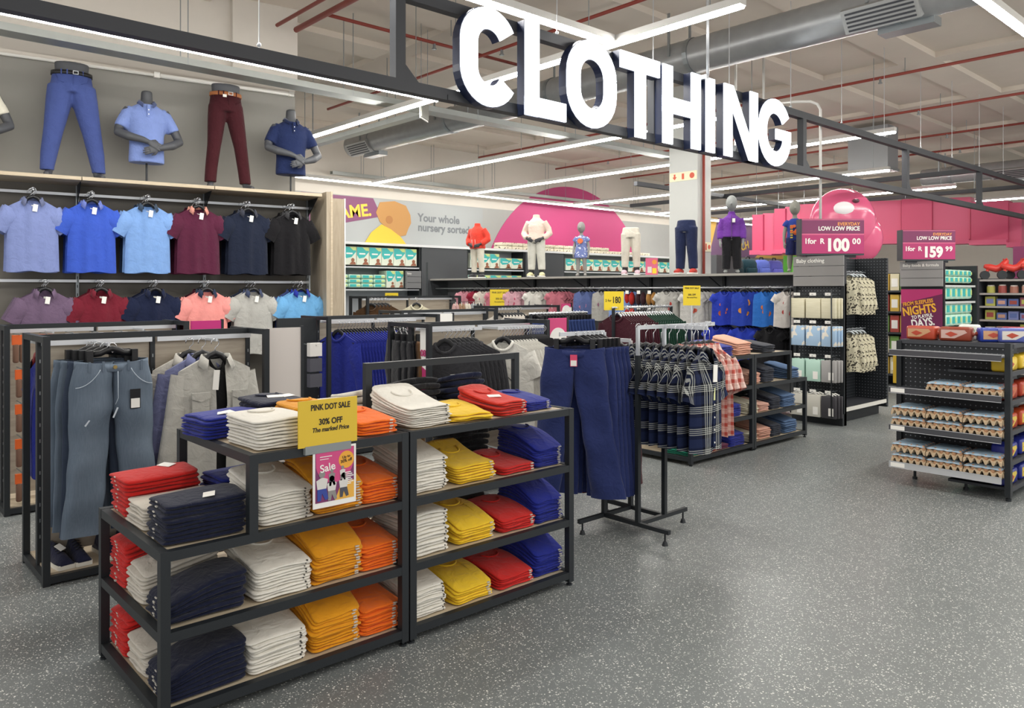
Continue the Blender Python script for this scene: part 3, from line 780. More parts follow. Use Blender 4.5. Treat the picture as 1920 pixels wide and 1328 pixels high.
stack(DX + .92, DY + .62, A3, PI, 4, .1, '#e6e2d6', 'off-white', 'on the high deck behind the yellow sign top', .27, .27, 'lean', rough=2.0, **RS)
stack(DX + 1.22, DY + .63, A3, PI, 4, .12, '#e2ddd2', 'cream', 'behind the left leg of the sign frame', .24, .27, 'lean', rough=2.0, **RS)
stack(DX + 1.5, DY + .63, A3, PI, 5, .15, '#1d1e22', 'black', 'on the top deck behind the big white stack', .25, .27, 'lean', rough=2.0, **RS)
stack(DX + 1.82, DY + .63, A3, PI, 5, .15, '#161e38', 'dark navy', 'on the top deck behind the yellow and red', .27, .27, 'lean', rough=2.0, tags=1, **RS)

# second table: trousers, pink tops and jeans
SK = dict(name='folded_garment', noun='garment', cat='clothes', sticker=None)
OT = 'second table'
oy = OY + .2
JD = denim('#6d87ab', '#34496b', 'denim_light'); JK = fabric('#2a2f3c')
for z, where, rows in ((A3, 'top deck', (('royal blue', ROY, 5, .13, .62, .3), ('salmon pink', '#dba48c', 6, .16, .98, .27), ('charcoal', '#2a2e38', 4, .1, 1.45, .25))),
                       (A2, 'third shelf', (('royal blue', ROY, 7, .17, .82, .26), ('salmon pink', '#d9a590', 7, .14, 1.16, .24), ('dark grey', JK, 7, .18, 1.44, .24), ('light denim', JD, 6, .14, 1.95, .25))),
                       (A1, 'second shelf', (('royal blue', ROY, 7, .15, .78, .28), ('cream', '#d9d3be', 6, .13, 1.14, .2), ('pink', '#d3a393', 5, .1, 1.36, .2), ('dark grey', JK, 7, .16, 1.58, .2), ('light denim', JD, 7, .16, 1.86, .26))),
                       (A0, 'bottom shelf', (('green', '#16735c', 5, .09, .15, .24), ('red', '#c42a22', 5, .1, .4, .2), ('plum', '#5b1a3c', 3, .05, .6, .18), ('royal blue', ROY, 7, .15, .84, .27), ('cream', '#d9d3be', 5, .1, 1.14, .16), ('pink', '#cf9c88', 6, .14, 1.36, .24), ('charcoal', JK, 6, .15, 1.6, .2), ('light denim', JD, 6, .17, 1.9, .26)))):
    for cn, hx_, n, hh, dx, w in rows:
        mm = hx_ if not isinstance(hx_, str) else None
        stack(OX + dx, oy, z, 0, n, hh, hx_ if mm is None else '', cn, f'on the {where} of the {OT}', w, .3, 'lean', mats=mm, **SK)
for z, where in ((A2, 'third shelf'), (A1, 'second shelf'), (A0, 'bottom shelf')):
    stack(OX + 1.02, OY + .6, z, 0, 3, .17, '#a89a7c', 'khaki', f'at the back of the {where}, {OT}', .4, .28, 'flat', **SK)
    stack(OX + 1.55, OY + .6, z, 0, 3, .15, '#20242e', 'black', f'at the back of the {where}, {OT}', .4, .28, 'flat', **SK)

# signs standing on the front table
t = thing('sale_sign', 'yellow PINK DOT SALE 30% OFF card on the high deck edge', 'sign', (DX + .525, DY - .005, A3 + .002), 0)
MB().box(0, -.012, 0, .27, -.006, .19).build('card', plain('#ddbb35', .5), t); MB().box(.03, -.014, -.03, .24, .03, .004).build('clip_holder', plain('#8a8f90', .2), t)
text('PINK DOT SALE', .033, INK, t, (.145, -.0126, .148), bold=.028, align='CENTER', sx=.78)
text('30% OFF', .034, INK, t, (.145, -.0126, .087), bold=.028, align='CENTER', sx=.86)
text('The marked Price', .026, INK, t, (.145, -.0126, .058), bold=.022, align='CENTER', shear=.2, sx=.9)
t = thing('sale_poster', 'magenta Sale poster clipped under the yellow sign', 'poster', (DX + .6, DY - .012, .705), 0)
MB().box(-.01, -.004, 0, .19, 0, .245).build('sheet', WHITE, t); MB().box(.0, -.0046, .022, .18, -.004, .237).build('purple_field', plain('#7b3566', .5), t)
MB().prism(disc_poly(.09, .185, .088, 190, 350, 24) + [(.178, .236), (.002, .236)], -.0052, -.0046).build('pink_bubble', plain('#cf4b83', .5), t)
MB().prism(disc_poly(.143, .185, .036, 0, 360, 24)[:-1], -.0058, -.0052).build('yellow_roundel', plain('#eba83a', .5), t)
MB().prism([(.09, .022), (.18, .022), (.18, .095), (.12, .09)], -.0052, -.0046).build('yellow_field', plain('#e8b049', .5), t)
mb = MB()
for i in range(7): mb.box(.135, -.0062, .128 - i * .008, .165 + .006 * (i % 3), -.0046, .132 - i * .008)
mb.box(.02, -.0068, .208, .075, -.0056, .211); mb.box(.02, -.0068, .198, .06, -.0056, .2005); mb.build('small_print', WHITE, t)
text('Sale', .045, WHITE, t, (.022, -.006, .145), bold=.012, rot=(PI / 2, -.12, 0))
text('Up to', .016, INK, t, (.143, -.0062, .192), bold=.01, align='CENTER', rot=(PI / 2, -.12, 0)); text('30% off', .018, INK, t, (.143, -.0062, .175), bold=.01, align='CENTER', rot=(PI / 2, -.12, 0))
G1, G2, G3 = plain('#8d8a88', .6), plain('#d9d6d2', .6), plain('#4b4b55', .6)
def flat_person(cx, z, s, top, leg):
    m_ = MB(); m_.prism(disc_poly(cx, z + s * .9, s * .12, 0, 360, 14)[:-1], -.0064, -.0058, 0)
    m_.prism([(cx - .18 * s, z + .4 * s), (cx + .16 * s, z + .4 * s), (cx + .22 * s, z + .72 * s), (cx, z + .8 * s), (cx - .22 * s, z + .7 * s)], -.0064, -.0058, 1)
    m_.prism([(cx - .18 * s, z), (cx - .05 * s, z), (cx, z + .25 * s), (cx + .12 * s, z), (cx + .24 * s, z + .04 * s), (cx + .16 * s, z + .4 * s), (cx - .18 * s, z + .4 * s)], -.0064, -.0058, 2)
    m_.build('printed_figure', [G1, top, leg], t)
flat_person(.03, .03, .12, G2, plain('#34479a', .6)); flat_person(.075, .025, .1, G2, G1); flat_person(.075, .085, .07, G1, G3); flat_person(.13, .03, .1, G2, G3); flat_person(.125, .1, .06, G2, G1)
MB().box(.02, -.003, .24, .16, .012, .262).build('clip', plain('#c9cdcf', .2), t)
# ---------------------------------------------------------------- hanging garments; origin at the rail, garment faces local -y
def hanger_parts(root, z0, half=.19, clips=False, m=None):
    m = m or HANG
    mb = MB()
    if clips:
        mb.tube([(-half, 0, z0), (-.06, 0, z0 + .005), (-.03, 0, z0 + .02), (0, 0, z0 + .03), (.03, 0, z0 + .02), (.06, 0, z0 + .005), (half, 0, z0)], .011, 8, sq=1.6)
        h = mb.build('hanger', m, root)
        for s in (-1, 1): MB().box(s * half - .016, -.02, z0 - .05, s * half + .016, .02, z0 + .022).build('clip', m, h)
    else:
        mb.tube([(-half, 0, z0 - .095), (-half * .55, 0, z0 - .05), (-.06, 0, z0 - .012), (-.035, 0, z0 + .015), (0, 0, z0 + .028), (.035, 0, z0 + .015), (.06, 0, z0 - .012), (half * .55, 0, z0 - .05), (half, 0, z0 - .095)], .013, 8, sq=1.4)
        h = mb.build('hanger', m, root)
    zz = z0 + .028
    pts = [(0, 0, zz), (0, 0, -.05), (.018, 0, -.035)] + [(.024 * cos(rad(a)), 0, -.018 + .024 * sin(rad(a))) for a in (-20, 20, 60, 90, 130, 170, 200)]
    MB().tube(pts, .0026, 6).build('hook', CHROME, h)
    return h
def shirt_body(hw=.25, L=.7, sl=.2, sr=.088, z0=-.11, un=.36, seed=1, amp=.014, dep=.045, open_front=False, slope=.075, ang=33, long_=False, sleeveless=False, wshoulder=.215, extra=None):
    R = random.Random(seed); p1, p2, p3 = (R.uniform(0, 6.28) for _ in range(3))
    nx, nz = 20, 13; mb = MB()
    def ztop(u, front):
        a = abs(u)
        if a < un: return z0 - (.075 * (1 - (a / un) ** 2) if front else .012 * (1 - (a / un) ** 2))
        return z0 - slope * (a - un) / (1 - un)
    def sheet(front, us):
        rows = []
        for j in range(nz + 1):
            v = j / nz; row = []
            for u in us:
                zt = ztop(u, front); zb = z0 - L + .008 * sin(u * 5 + p3)
                z = zt + (zb - zt) * v
                vv = (z0 - z) / L
                w = wshoulder + (hw - wshoulder) * min(1, vv * 3.2) + .012 * vv * vv
                x = u * w; e = max(0, 1 - u * u)
                d = (.013 + (.03 if abs(u) < un else .0) * (1 - (abs(u) / un) ** 2) * (1 - v) ** 2 + dep * min(1, vv * 3)) * e ** .55
                rp = amp * min(1, vv * 1.6) * (sin(u * 7 + p1 + vv * 1.5) + .6 * sin(u * 13 + p2 - vv * 2)) * e
                y = (-(d + rp) if front else (d * .8 + rp * .6))
                row.append((x, y, z))
            rows.append(row)
        return rows
    U = [-1 + 2 * i / nx for i in range(nx + 1)]
    if open_front:
        for us in ([u for u in U if u <= -.1 + 1e-6], [u for u in U if u >= .2 - 1e-6]):
            mb.loft(sheet(True, us), False, False, 0, True)
    else: mb.loft(sheet(True, U), False, False, 0, True)
    mb.loft(sheet(False, U), False, False, 0, True)
    f, b = sheet(True, U)[0], sheet(False, U)[0]
    for i in range(nx):
        if abs(U[i]) >= un - .05 and abs(U[i + 1]) >= un - .05: mb.add([f[i], f[i + 1], b[i + 1], b[i]], [(0, 1, 2, 3)], 0, True)
    if not sleeveless:
        for s in (-1, 1):
            a = rad(ang if not long_ else 12); d = Vector((s * sin(a), 0, -cos(a))); q = Vector((cos(a), 0, s * sin(a)))
            st = Vector((s * (wshoulder - .035), 0, z0 - slope * .75 - sr * .55)); rings = []
            nseg = 5 if not long_ else 9
            for i in range(nseg + 1):
                k = i / nseg; c = st + d * (sl * k)
                ra = sr * (1 - (.18 if not long_ else .42) * k); rb = .04 * (1 - .2 * k) * (min(1, .5 + k * 2))
                c = c + Vector((0, .006 * sin(k * 7 + p1), 0))
                rings.append([tuple(c + q * (ra * cos(2 * PI * j / 14) * (1 + .05 * sin(3 * j + p2))) + Vector((0, rb * sin(2 * PI * j / 14) + .004 * sin(j * 2.3 + p1 + k * 6), 0))) for j in range(14)])
            mb.loft(rings, True, False, 0, True)
    return mb
def collar(z0, kind, rx=.085, ry=.05, spread=140):
    mb = MB(); n = 18; rows = []
    if kind == 'crew':
        for i in range(21):
            th = 2 * PI * i / 20; x, y = rx * sin(th), ry * cos(th)
            dz = -.072 * max(0, -cos(th)) ** 1.3
            rows.append([(x * 1.04, y * 1.04 - .003, z0 + dz + .006), (x * .86, y * .86, z0 + dz + .012), (x * .84, y * .84, z0 + dz - .006), (x * 1.12, y * 1.12 - .004, z0 + dz - .012)])
        return mb.loft(rows, True, False, 0, True)
    for i in range(n + 1):
        th = rad(-spread + 2 * spread * i / n); c = cos(th); f = max(0, -c)      # f = how far to the front
        x, y = rx * sin(th), ry * c - .004
        lo = .04 + .035 * f ** 3; dip = .062 * f ** 1.5
        rows.append([(x * .92, y * .92, z0 - .012 - dip), (x * .98, y * .98, z0 + .024 - dip * .8), (x * 1.03, y * 1.03 - .004, z0 + .024 - dip * .8), (x * (1.32 + .1 * f), y * 1.3 - .016 * f - .012, z0 - lo - dip * .6), (x * (1.30 + .1 * f), y * 1.26 - .012 * f - .008, z0 - lo - dip * .6)])
    return mb.loft(rows, False, False, 0, True)
def make_shirt(name, label, cat, m, mcol=None, kind='polo', loc=(0, 0, 5), group=None, buttons=None, tagp=None, hang=True, hmat=None, **kw):
    t = thing(name, label, cat, loc, 0, group); z0 = kw.get('z0', -.11); hw = kw.get('hw', .25); un = kw.get('un', .36)
    b = shirt_body(**kw).build('shirt_body', m, t)
    rx = un * kw.get('wshoulder', .215) * 1.1
    if kind: collar(z0, 'crew' if kind == 'crew' else 'polo', rx, rx * .6).build('collar', mcol or m, t)
    if kind == 'polo':
        p = MB().box(-.016, -.052, z0 - .205, .016, -.044, z0 - .08).build('placket', mcol if mcol and False else m, t)
        for k in range(2): MB().at(Matrix.Translation((0, -.0525, z0 - .115 - k * .045)) @ Matrix.Rotation(PI / 2, 4, 'X')).cyl((0, 0, 0), .006, .003, 10).build('button', buttons or TAGW, p)
    if tagp:
        MB().at(Matrix.Translation(tagp) @ Matrix.Rotation(.15, 4, 'Y')).box(-.02, -.002, -.035, .02, .002, .035).build('price_tag', TAGW, t)
    if hang: hanger_parts(t, z0, kw.get('wshoulder', .215) * .88, m=hmat)
    return t
def recolor(t, body, col=None):
    for ch in t.children:
        nm = ch.name.split('.')[0]
        if nm in ('shirt_body', 'placket', 'trouser_legs', 'waistband', 'collar', 'pocket_stitching'):
            mm = col if (nm == 'collar' and col) else body
            ch.material_slots[0].link = 'OBJECT'; ch.material_slots[0].material = mm
    return t

# polo shirts on the wall bay: a front shirt and three behind it on each arm
POLO = [make_shirt('polo_shirt', 'polo', 'polo shirt', fabric('#7f8ec0'), None, 'polo', (0, 0, 5), None, tagp=(.015, -.072, -.2), seed=s, amp=.009 + .003 * (s % 3), hw=.212, L=.71, wshoulder=.195, sl=.24, sr=.088, ang=31, dep=.04) for s in (3, 8)]
bpy.context.view_layer.update()
UP = (('dusty lavender blue', '#8290c4', '#6d7596', 'with brown price tag'), ('royal blue', '#3d5dc6', '#6f7fc9', 'with pale collar edge'), ('sky blue', '#7ea5de', '#3a4a5e', 'with dark collar'),
      ('burgundy', '#57203a', '#d49384', 'with peach collar'), ('dark navy', '#1a2236', '#3b3e4a', 'with grey collar'), ('black', '#131216', '#3a3a3d', 'beside the end panel'))
LO = (('mauve', '#6f5b74', None, 'at the left'), ('maroon', '#741d2e', None, 'next to the mauve one'), ('midnight navy', '#161f3c', None, 'between maroon and pink'), ('salmon pink', '#f09a94', '#27324a', 'with dark collar'),
      ('light grey', '#b4b3ae', '#3c4560', 'with navy collar'), ('light blue', '#6daadb', '#22329a', 'with bright blue collar'))
for row, (spec, PS, z) in enumerate(((UP, PS1, 2.6), (LO, PS2, 1.7))):
    for i, (cn, hx_, cx_, extra) in enumerate(spec):
        fb, fc = fabric(hx_), fabric(cx_ or hx_)
        rn = 'upper' if row == 0 else 'lower'
        for k in range(4):
            off = .43 - .075 * k; s_ = PS[i] + (.0, -.012, .01, -.02)[k]
            lb = f'{cn} polo shirt {extra}, front of {rn} wall rail' if k == 0 else f'{NTH[k]} {cn} polo behind the front one on {rn} wall rail'
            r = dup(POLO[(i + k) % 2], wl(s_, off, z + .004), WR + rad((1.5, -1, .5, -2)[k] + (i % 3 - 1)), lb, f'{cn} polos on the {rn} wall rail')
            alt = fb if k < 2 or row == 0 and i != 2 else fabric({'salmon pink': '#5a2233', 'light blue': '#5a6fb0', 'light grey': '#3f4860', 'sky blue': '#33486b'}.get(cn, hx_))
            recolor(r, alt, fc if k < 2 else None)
            if k: r.scale = (1, .55, 1)
def retire(*ts):
    """take the pattern pieces that were only copied from out of the scene"""
    for t_ in ts:
        for ch in list(t_.children):
            for g in list(ch.children): bpy.data.objects.remove(g, do_unlink=True)
            bpy.data.objects.remove(ch, do_unlink=True)
        KIDS.pop(t_.name, None); bpy.data.objects.remove(t_, do_unlink=True)
retire(*POLO)

# trousers
def trouser_legs(waist=.22, L=1.0, hem=.11, rise=.26, z0=-.1, seed=1, amp=.008, dep=.05, spread=.02, split=True):
    R = random.Random(seed); mb = MB(); zc = z0 - rise
    for s in (-1, 1):
        rings = []; p1, p2 = R.uniform(0, 6.28), R.uniform(0, 6.28)
        nz = 22
        for j in range(nz + 1):
            z = z0 - L * j / nz
            if z > zc:
                k = (z0 - z) / rise; x0_ = -.004; x1_ = waist + (.02 + waist * .06) * sin(k * PI / 2)
            else:
                k = (zc - z) / (L - rise); x0_ = spread * k ** .8 + .002; top = waist + .02 + waist * .06
                x1_ = top + (x0_ + 2 * hem - top) * k ** .75
            c = (x0_ + x1_) / 2; a = (x1_ - x0_) / 2; d = dep * (1 + .15 * sin(j * .5)) * (1 if z <= zc else .85 + .15 * k)
            ring = []
            for q in range(20):
                th = 2 * PI * q / 20; cx_, sy = cos(th), sin(th)
                w = amp * (sin(th * 3 + p1 + z * 5) + .7 * sin(z * 26 + p2 + th)) * min(1, j / 4)
                ring.append((s * (c + (a + w * .4) * (abs(cx_) ** .75) * (1 if cx_ > 0 else -1)), (d + w) * (abs(sy) ** .8) * (1 if sy > 0 else -1), z))
            rings.append(ring)
        mb.loft(rings, True, False, 0, True)
    return mb
def make_trousers(name, label, m, loc=(0, 0, 5), group=None, jeans=False, tagc=None, cat='trousers', **kw):
    t = thing(name, label, cat, loc, 0, group); z0 = kw.get('z0', -.1); wst = kw.get('waist', .22); dep = kw.get('dep', .05)
    trouser_legs(**kw).build('trouser_legs', m, t)
    mb = MB(); rings = []
    for z, g, dz in ((z0 + .012, 1.0, 1), (z0 + .013, 1.02, 1), (z0 - .03, 1.03, 1), (z0 - .031, 1.0, 1)):
        rings.append([(wst * g * 1.01 * cos(2 * PI * q / 28), dep * .9 * g * sin(2 * PI * q / 28), z - (.022 * (max(0, -sin(2 * PI * q / 28))) * (1 - abs(cos(2 * PI * q / 28)) ** 2))) for q in range(28)])
    mb.loft(rings, True, False, 0, True); mb.build('waistband', m, t)
    if jeans:
        st = plain('#b9c4d0', .8)
        for s in (-1, 1):
            mb = MB(); pts = [(s * (wst * .95 - .13 * sin(PI / 2 * k / 8) - .005), -dep * (.62 + .3 * k / 8) - .006, z0 - .036 - .085 * (1 - cos(PI / 2 * k / 8))) for k in range(9)]
            pts = [(s * (wst * .42 + .12 * (k / 8) ** 1.2), -dep * (1.06 - .3 * (k / 8) ** 2) - .012, z0 - .035 - .095 * (sin(PI / 2 * k / 8))) for k in range(9)]
            mb.tube(pts, .0022, 5).build('pocket_stitching', st, t)
        mb = MB(); mb.tube([(.014, -dep - .003, z0 - .05), (.014, -dep - .008, z0 - .2), (.0, -dep - .006, z0 - .235)], .002, 5); mb.build('fly_stitching', st, t)
        MB().at(Matrix.Translation((0, -dep * .98, z0 - .026)) @ Matrix.Rotation(PI / 2, 4, 'X')).cyl((0, 0, 0), .011, .006, 12).build('button', plain('#a8935f', .35, .8), t)
        for x in (-.13, -.06, .07, .14): MB().box(x - .006, -dep * .97 - .004, z0 - .05, x + .006, -dep * .93, z0 + .008).build('belt_loop', m, t)
        MB().box(-.03, dep * .75, z0 - .022, .03, dep * .82, z0 + .002).build('waist_label', HANG, t)
    if tagc:
        x, z, c, w, h = tagc
        MB().box(x - w / 2, -dep - .022, z - h / 2, x + w / 2, -dep - .019, z + h / 2).build('hang_tag', c, t)
        if c != TAGW: MB().box(x - w * .42, -dep - .0235, z - h * .46, x + w * .42, -dep - .022, z + h * .02).build('price_sticker', TAGW, t)
    hanger_parts(t, z0 + .045, wst * .62, clips=True)
    return t
JEAN = denim('#7d8a99', '#4a5868', 'denim_washed'); JEAN2 = denim('#4d586b', '#2b3546', 'denim_dark')
jx, jy, jz = JX + .31, JY + .22, 1.352
fr = make_trousers('jeans', 'front pair of washed blue jeans with torn knee on the black stand', JEAN, (jx + .03, jy - .225, jz - .055), 'jeans on the stand', True, (.1, -.31, HANG, .055, .11), 'jeans', waist=.188, L=.95, hem=.1, spread=.06, seed=4, dep=.06, amp=.01)
mb = MB()
for x, z, a, l in ((-.14, -.42, .6, .05), (.14, -.74, -.5, .05), (.17, -.78, -.2, .04), (-.0, -.38, .4, .06)): mb.at(Matrix.Translation((x, -.068, z)) @ Matrix.Rotation(a, 4, 'Y')).box(-.004, -.002, -l / 2, .004, .004, l / 2)
mb.build('frayed_tear', plain('#c9d2dc', .9), fr)
for k in range(1, 4):
    make_trousers('jeans', f'{NTH[k]} pair of blue jeans hanging behind the torn front pair', JEAN2 if k == 1 else JEAN, (jx + .03 - .022 * k, jy - .225 + .058 * k, jz - .055), 'jeans on the stand', False, None, 'jeans', waist=.185, L=.98 - .02 * k, hem=.1, spread=.03, seed=4 + k, dep=.022, amp=.005)
# pale shirt over a black T-shirt
sx, sy = JX + .925, JY + .22
def long_shirt(label, m, loc, seed, cuffs=True, openf=False):
    t = make_shirt('long_sleeve_shirt', label, 'shirt', m, m, 'shirt', loc, 'long sleeve shirts on the stand', hw=.235, L=.78, sl=.6, sr=.085, seed=seed, amp=.013, dep=.05, open_front=openf, long_=True)
    for s in (-1, 1):
        a = rad(12); c = Vector((s * (.18 + sin(a) * .57), -.0, -.11 - .075 * .75 - .047 - cos(a) * .57)); d = Vector((s * sin(a), 0, -cos(a)))
        MB().tube([tuple(c), tuple(c + d * .02), tuple(c + d * .07)], [.05, .058, .056], 14, sq=.75).build('cuff', m, t)
    return t
PALE = fabric('#b9b7b0')
t = long_shirt('pale grey long sleeve shirt open over a black printed T-shirt', PALE, (sx, sy - .225, jz - .055), 21, True, True)
for x0, x1 in ((-.17, -.06), (.075, .17)):
    m_ = MB(); m_.prism([(x0, -.31), (x1, -.31), (x1, -.345), ((x0 + x1) / 2, -.365), (x0, -.345)], -.088, -.072); m_.build('pocket_flap', PALE, t)
    MB().box(x0 + .004, -.078, -.47, x1 - .004, -.07, -.34).build('pocket', PALE, t)
MB().at(Matrix.Translation((-.02, -.075, -.2)) @ Matrix.Rotation(.08, 4, 'Y')).box(-.018, -.004, -.1, .018, 0, .02).build('hang_tag', TAGW, t)
make_t = make_shirt('printed_tshirt', 'black T-shirt with white scrawl print inside the open pale shirt', 'T-shirt', fabric('#141416'), None, 'crew', (sx + .012, sy - .21, jz - .058), None, hw=.15, L=.72, seed=5, amp=.004, dep=.035, sleeveless=True, wshoulder=.12, hang=False)
mb = MB(); R_ = random.Random(4)
for k in range(16):
    x, z = R_.uniform(-.05, .07), R_.uniform(-.68, -.42); mb.tube([(x, -.066, z), (x + R_.uniform(-.03, .03), -.068, z + .03), (x + R_.uniform(-.02, .04), -.066, z + .06)], .004, 5)
mb.build('print', TAGW, make_t)
long_shirt('dusty blue long sleeve shirt peeking out behind the pale one', fabric('#7a7fa6'), (sx - .045, sy - .13, jz - .055), 22)
long_shirt('white long sleeve shirt at the back behind the blue one', fabric('#cfcbc2'), (sx - .09, sy - .045, jz - .055), 23)
# clothes on the back side of the jeans stand
for k, (cn, hx_) in enumerate((('deep blue', '#26308f'), ('teal', '#1f6f8f'), ('cobalt blue', '#2f4fae'))):
    make_shirt('hanging_tshirt', f'{cn} T-shirt hanging on the far side of the jeans stand, seen through its end', 'T-shirt', fabric(hx_), None, None, (JX + .09 + .085 * k, JY + .63, jz - .055), 'T-shirts behind the jeans stand', hw=.2, L=.7, sl=.15, seed=30 + k, wshoulder=.18, dep=.03, hmat=plain('#8c3030', .5)).rotation_euler = (0, 0, -PI / 2)

# sneakers under the jeans
def sneaker(x, y, rz, label, side):
    t = thing('sneaker', label, 'shoe', (x, y, .0625), rz, 'navy sneakers under the jeans')
    prof = [(-.135, .038, .03), (-.12, .043, .055), (-.07, .046, .07), (-.02, .043, .085), (.03, .04, .105), (.08, .037, .11), (.125, .033, .115), (.14, .022, .1)]
    rings = []
    for y_, w, h in prof: rings.append([(w * cos(2 * PI * k / 14) * (1 if sin(2 * PI * k / 14) < .3 else .8), y_, .022 + max(0, sin(2 * PI * k / 14)) * (h - .022)) for k in range(14)])
    MB().loft(rings, True, True, 0, True).build('upper', fabric('#1d1f38'), t)
    outl = [(1.04 * w * s, y_) for s, seq in ((1, prof), (-1, prof[::-1])) for y_, w, h in seq]
    r2 = [[(x_, y_, z) for x_, y_ in outl] for z in (0, .024)]
    MB().loft(r2, True, True, 0, False).build('sole', plain('#e2ded2', .6), t)
    mb = MB()
    for k in range(4): mb.tube([(-.022, -.045 + k * .025, .074 + k * .008), (0, -.05 + k * .025, .084 + k * .008), (.022, -.045 + k * .025, .074 + k * .008)], .003, 5)
    mb.build('laces', HANG, t)
    MB().tube([(0, .138, .09), (0, .15, .12), (0, .138, .13)], .006, 6).build('heel_loop', HANG, t)
    return t
ys = JY + .165
s1 = sneaker(JX + .105, ys, rad(8), 'navy sneaker nearest the stand corner with a white price tag', 1)
MB().at(Matrix.Translation((.0, -.03, .1)) @ Matrix.Rotation(.5, 4, 'X') @ Matrix.Rotation(.4, 4, 'Z')).box(-.018, -.026, -.001, .018, .026, .001).build('price_tag', TAGW, s1)
sneaker(JX + .2, ys, rad(4), 'second navy sneaker from the stand corner beside the tagged one', 1)
sneaker(JX + .36, ys, rad(10), 'third navy sneaker, half hidden behind the table corner', 1)
sneaker(JX + .46, ys, rad(4), 'fourth navy sneaker, behind the red T-shirt stack', 1)

# socks in packs on the stand behind
PKG = plain('#d8d6d0', .35); ORP = plain('#e8682c', .4); SOCK = plain('#7a5a4a', .8)
kz = (1.3, 1.05, .8, .55, .3)
for j, z in enumerate(kz):
    for i in range(6 if j == 0 else 1):
        x = KX + .1 + i * .17 if j == 0 else KX + .12
        t = thing('sock_pack', f'{NTH[i]} hanging sock pack from the left on the top row behind the jeans stand' if j == 0 else f'orange-topped sock pack in row {"two three four five".split()[j - 1]} at the left edge', 'sock pack', (x, KY + .06, z - .02), 0, 'sock packs on the stand')
        MB().box(-.045, -.012, -.07, .045, .012, 0).build('header_card', ORP if (i < 2) else PKG, t)
        for s in (-1, 1): MB().rbox(-.04 if s < 0 else .002, -.018, -.2, -.002 if s < 0 else .04, .018, -.065, .012).build('sock', SOCK if i < 2 else G3, t)
        MB().bar((0, .2, .004), (0, -.03, .004), .006).build('peg', STEEL, t)

# trousers and plaid shirts on the four-way rack
NAVT = fabric('#2b3668', var=.22)
tr = make_trousers('navy_trousers', 'front pair of navy work trousers with pink tag on the four-way rack', NAVT, (3.7, QY, ARMZ), 'navy trousers on the rack', False, (-.0, -.17, plain('#e0486f', .5), .045, .075), waist=.19, L=.96, hem=.115, spread=.1, seed=11, dep=.045, amp=.011)
tr.rotation_euler = (0, 0, rad(-52))
tk = make_trousers('navy_trousers', 'x', NAVT, (0, 0, 5), None, False, (.09, -.2, HANG, .05, .13), waist=.2, L=.96, hem=.12, spread=.03, seed=12, dep=.022, amp=.005)
bpy.context.view_layer.update()
for k in range(5):
    dup(tk, (3.775 + .042 * k, QY, ARMZ), rad(-66 - k * .8), f'{NTH[k + 1]} pair of navy work trousers behind the front pair on the rack', 'navy trousers on the rack')
for k in range(3):
    r = dup(tk, (QX, 3.6 + .1 * k, 1.25), PI, f'{NTH[k]} maroon pair of trousers on the rear arm of the rack', 'maroon trousers on the rear arm'); recolor(r, fabric('#4f2027'))
retire(tk)
PLN = plaid('plaid_navy', '#0d101f', '#1f2847', '#c6c8c2', .135, (.1, .19, .28, .37), (.7, .2))
PLR = plaid('plaid_red', '#e4c9bf', '#b9564c', '#8e3a34', .062, (.1, .5), (.5, .2))
ps = [make_shirt('plaid_shirt', 'x', 'shirt', PLN, PLN, 'shirt', (0, 0, 5), None, hw=.2, L=.62, sl=.22, sr=.085, seed=s, amp=.008, dep=.028, ang=27, z0=-.16, wshoulder=.185) for s in (41, 44)]
bpy.context.view_layer.update()
f0 = make_shirt('plaid_shirt', 'front navy and white plaid short sleeve shirt with hang tag', 'shirt', PLN, PLN, 'shirt', (QX, 2.88, 1.364), 'navy plaid shirts on the rack', tagp=None, hw=.19, L=.63, sl=.22, sr=.08, seed=40, amp=.007, dep=.045, ang=20, z0=-.16, wshoulder=.18)
f0.rotation_euler = (0, 0, rad(6))
MB().at(Matrix.Translation((-.0, -.072, -.29)) @ Matrix.Rotation(.06, 4, 'Y')).box(-.026, -.002, -.055, .026, .002, .055).build('hang_tag', TAGW, f0)
MB().box(-.016, -.07, -.46, .004, -.067, -.37).build('size_strip', plain('#d8dba0', .5), f0)
mb = MB(); mb.box(-.014, -.066, -.76, .014, -.05, -.25)
pl_ = mb.build('placket', PLN, f0)
for k in range(6): MB().at(Matrix.Translation((0, -.0665, -.33 - k * .08)) @ Matrix.Rotation(PI / 2, 4, 'X')).cyl((0, 0, 0), .006, .003, 8).build('button', TAGW, pl_)
for k in range(8):
    dup(ps[k % 2], (QX, 2.965 + .065 * k, 1.364), rad(5 - 2.5 * k), f'{NTH[k + 1]} navy plaid shirt behind the front one on the rack', 'navy plaid shirts on the rack')
for k in range(5):
    r = dup(ps[k % 2], (4.80 - .07 * k, PY, 1.364), PI / 2 - rad(4 + 2 * k), ('outermost' if k == 0 else NTH[k]) + ' pink and red checked shirt on the right arm of the rack', 'red checked shirts on the rack'); recolor(r, PLR, PLR)
retire(*ps)

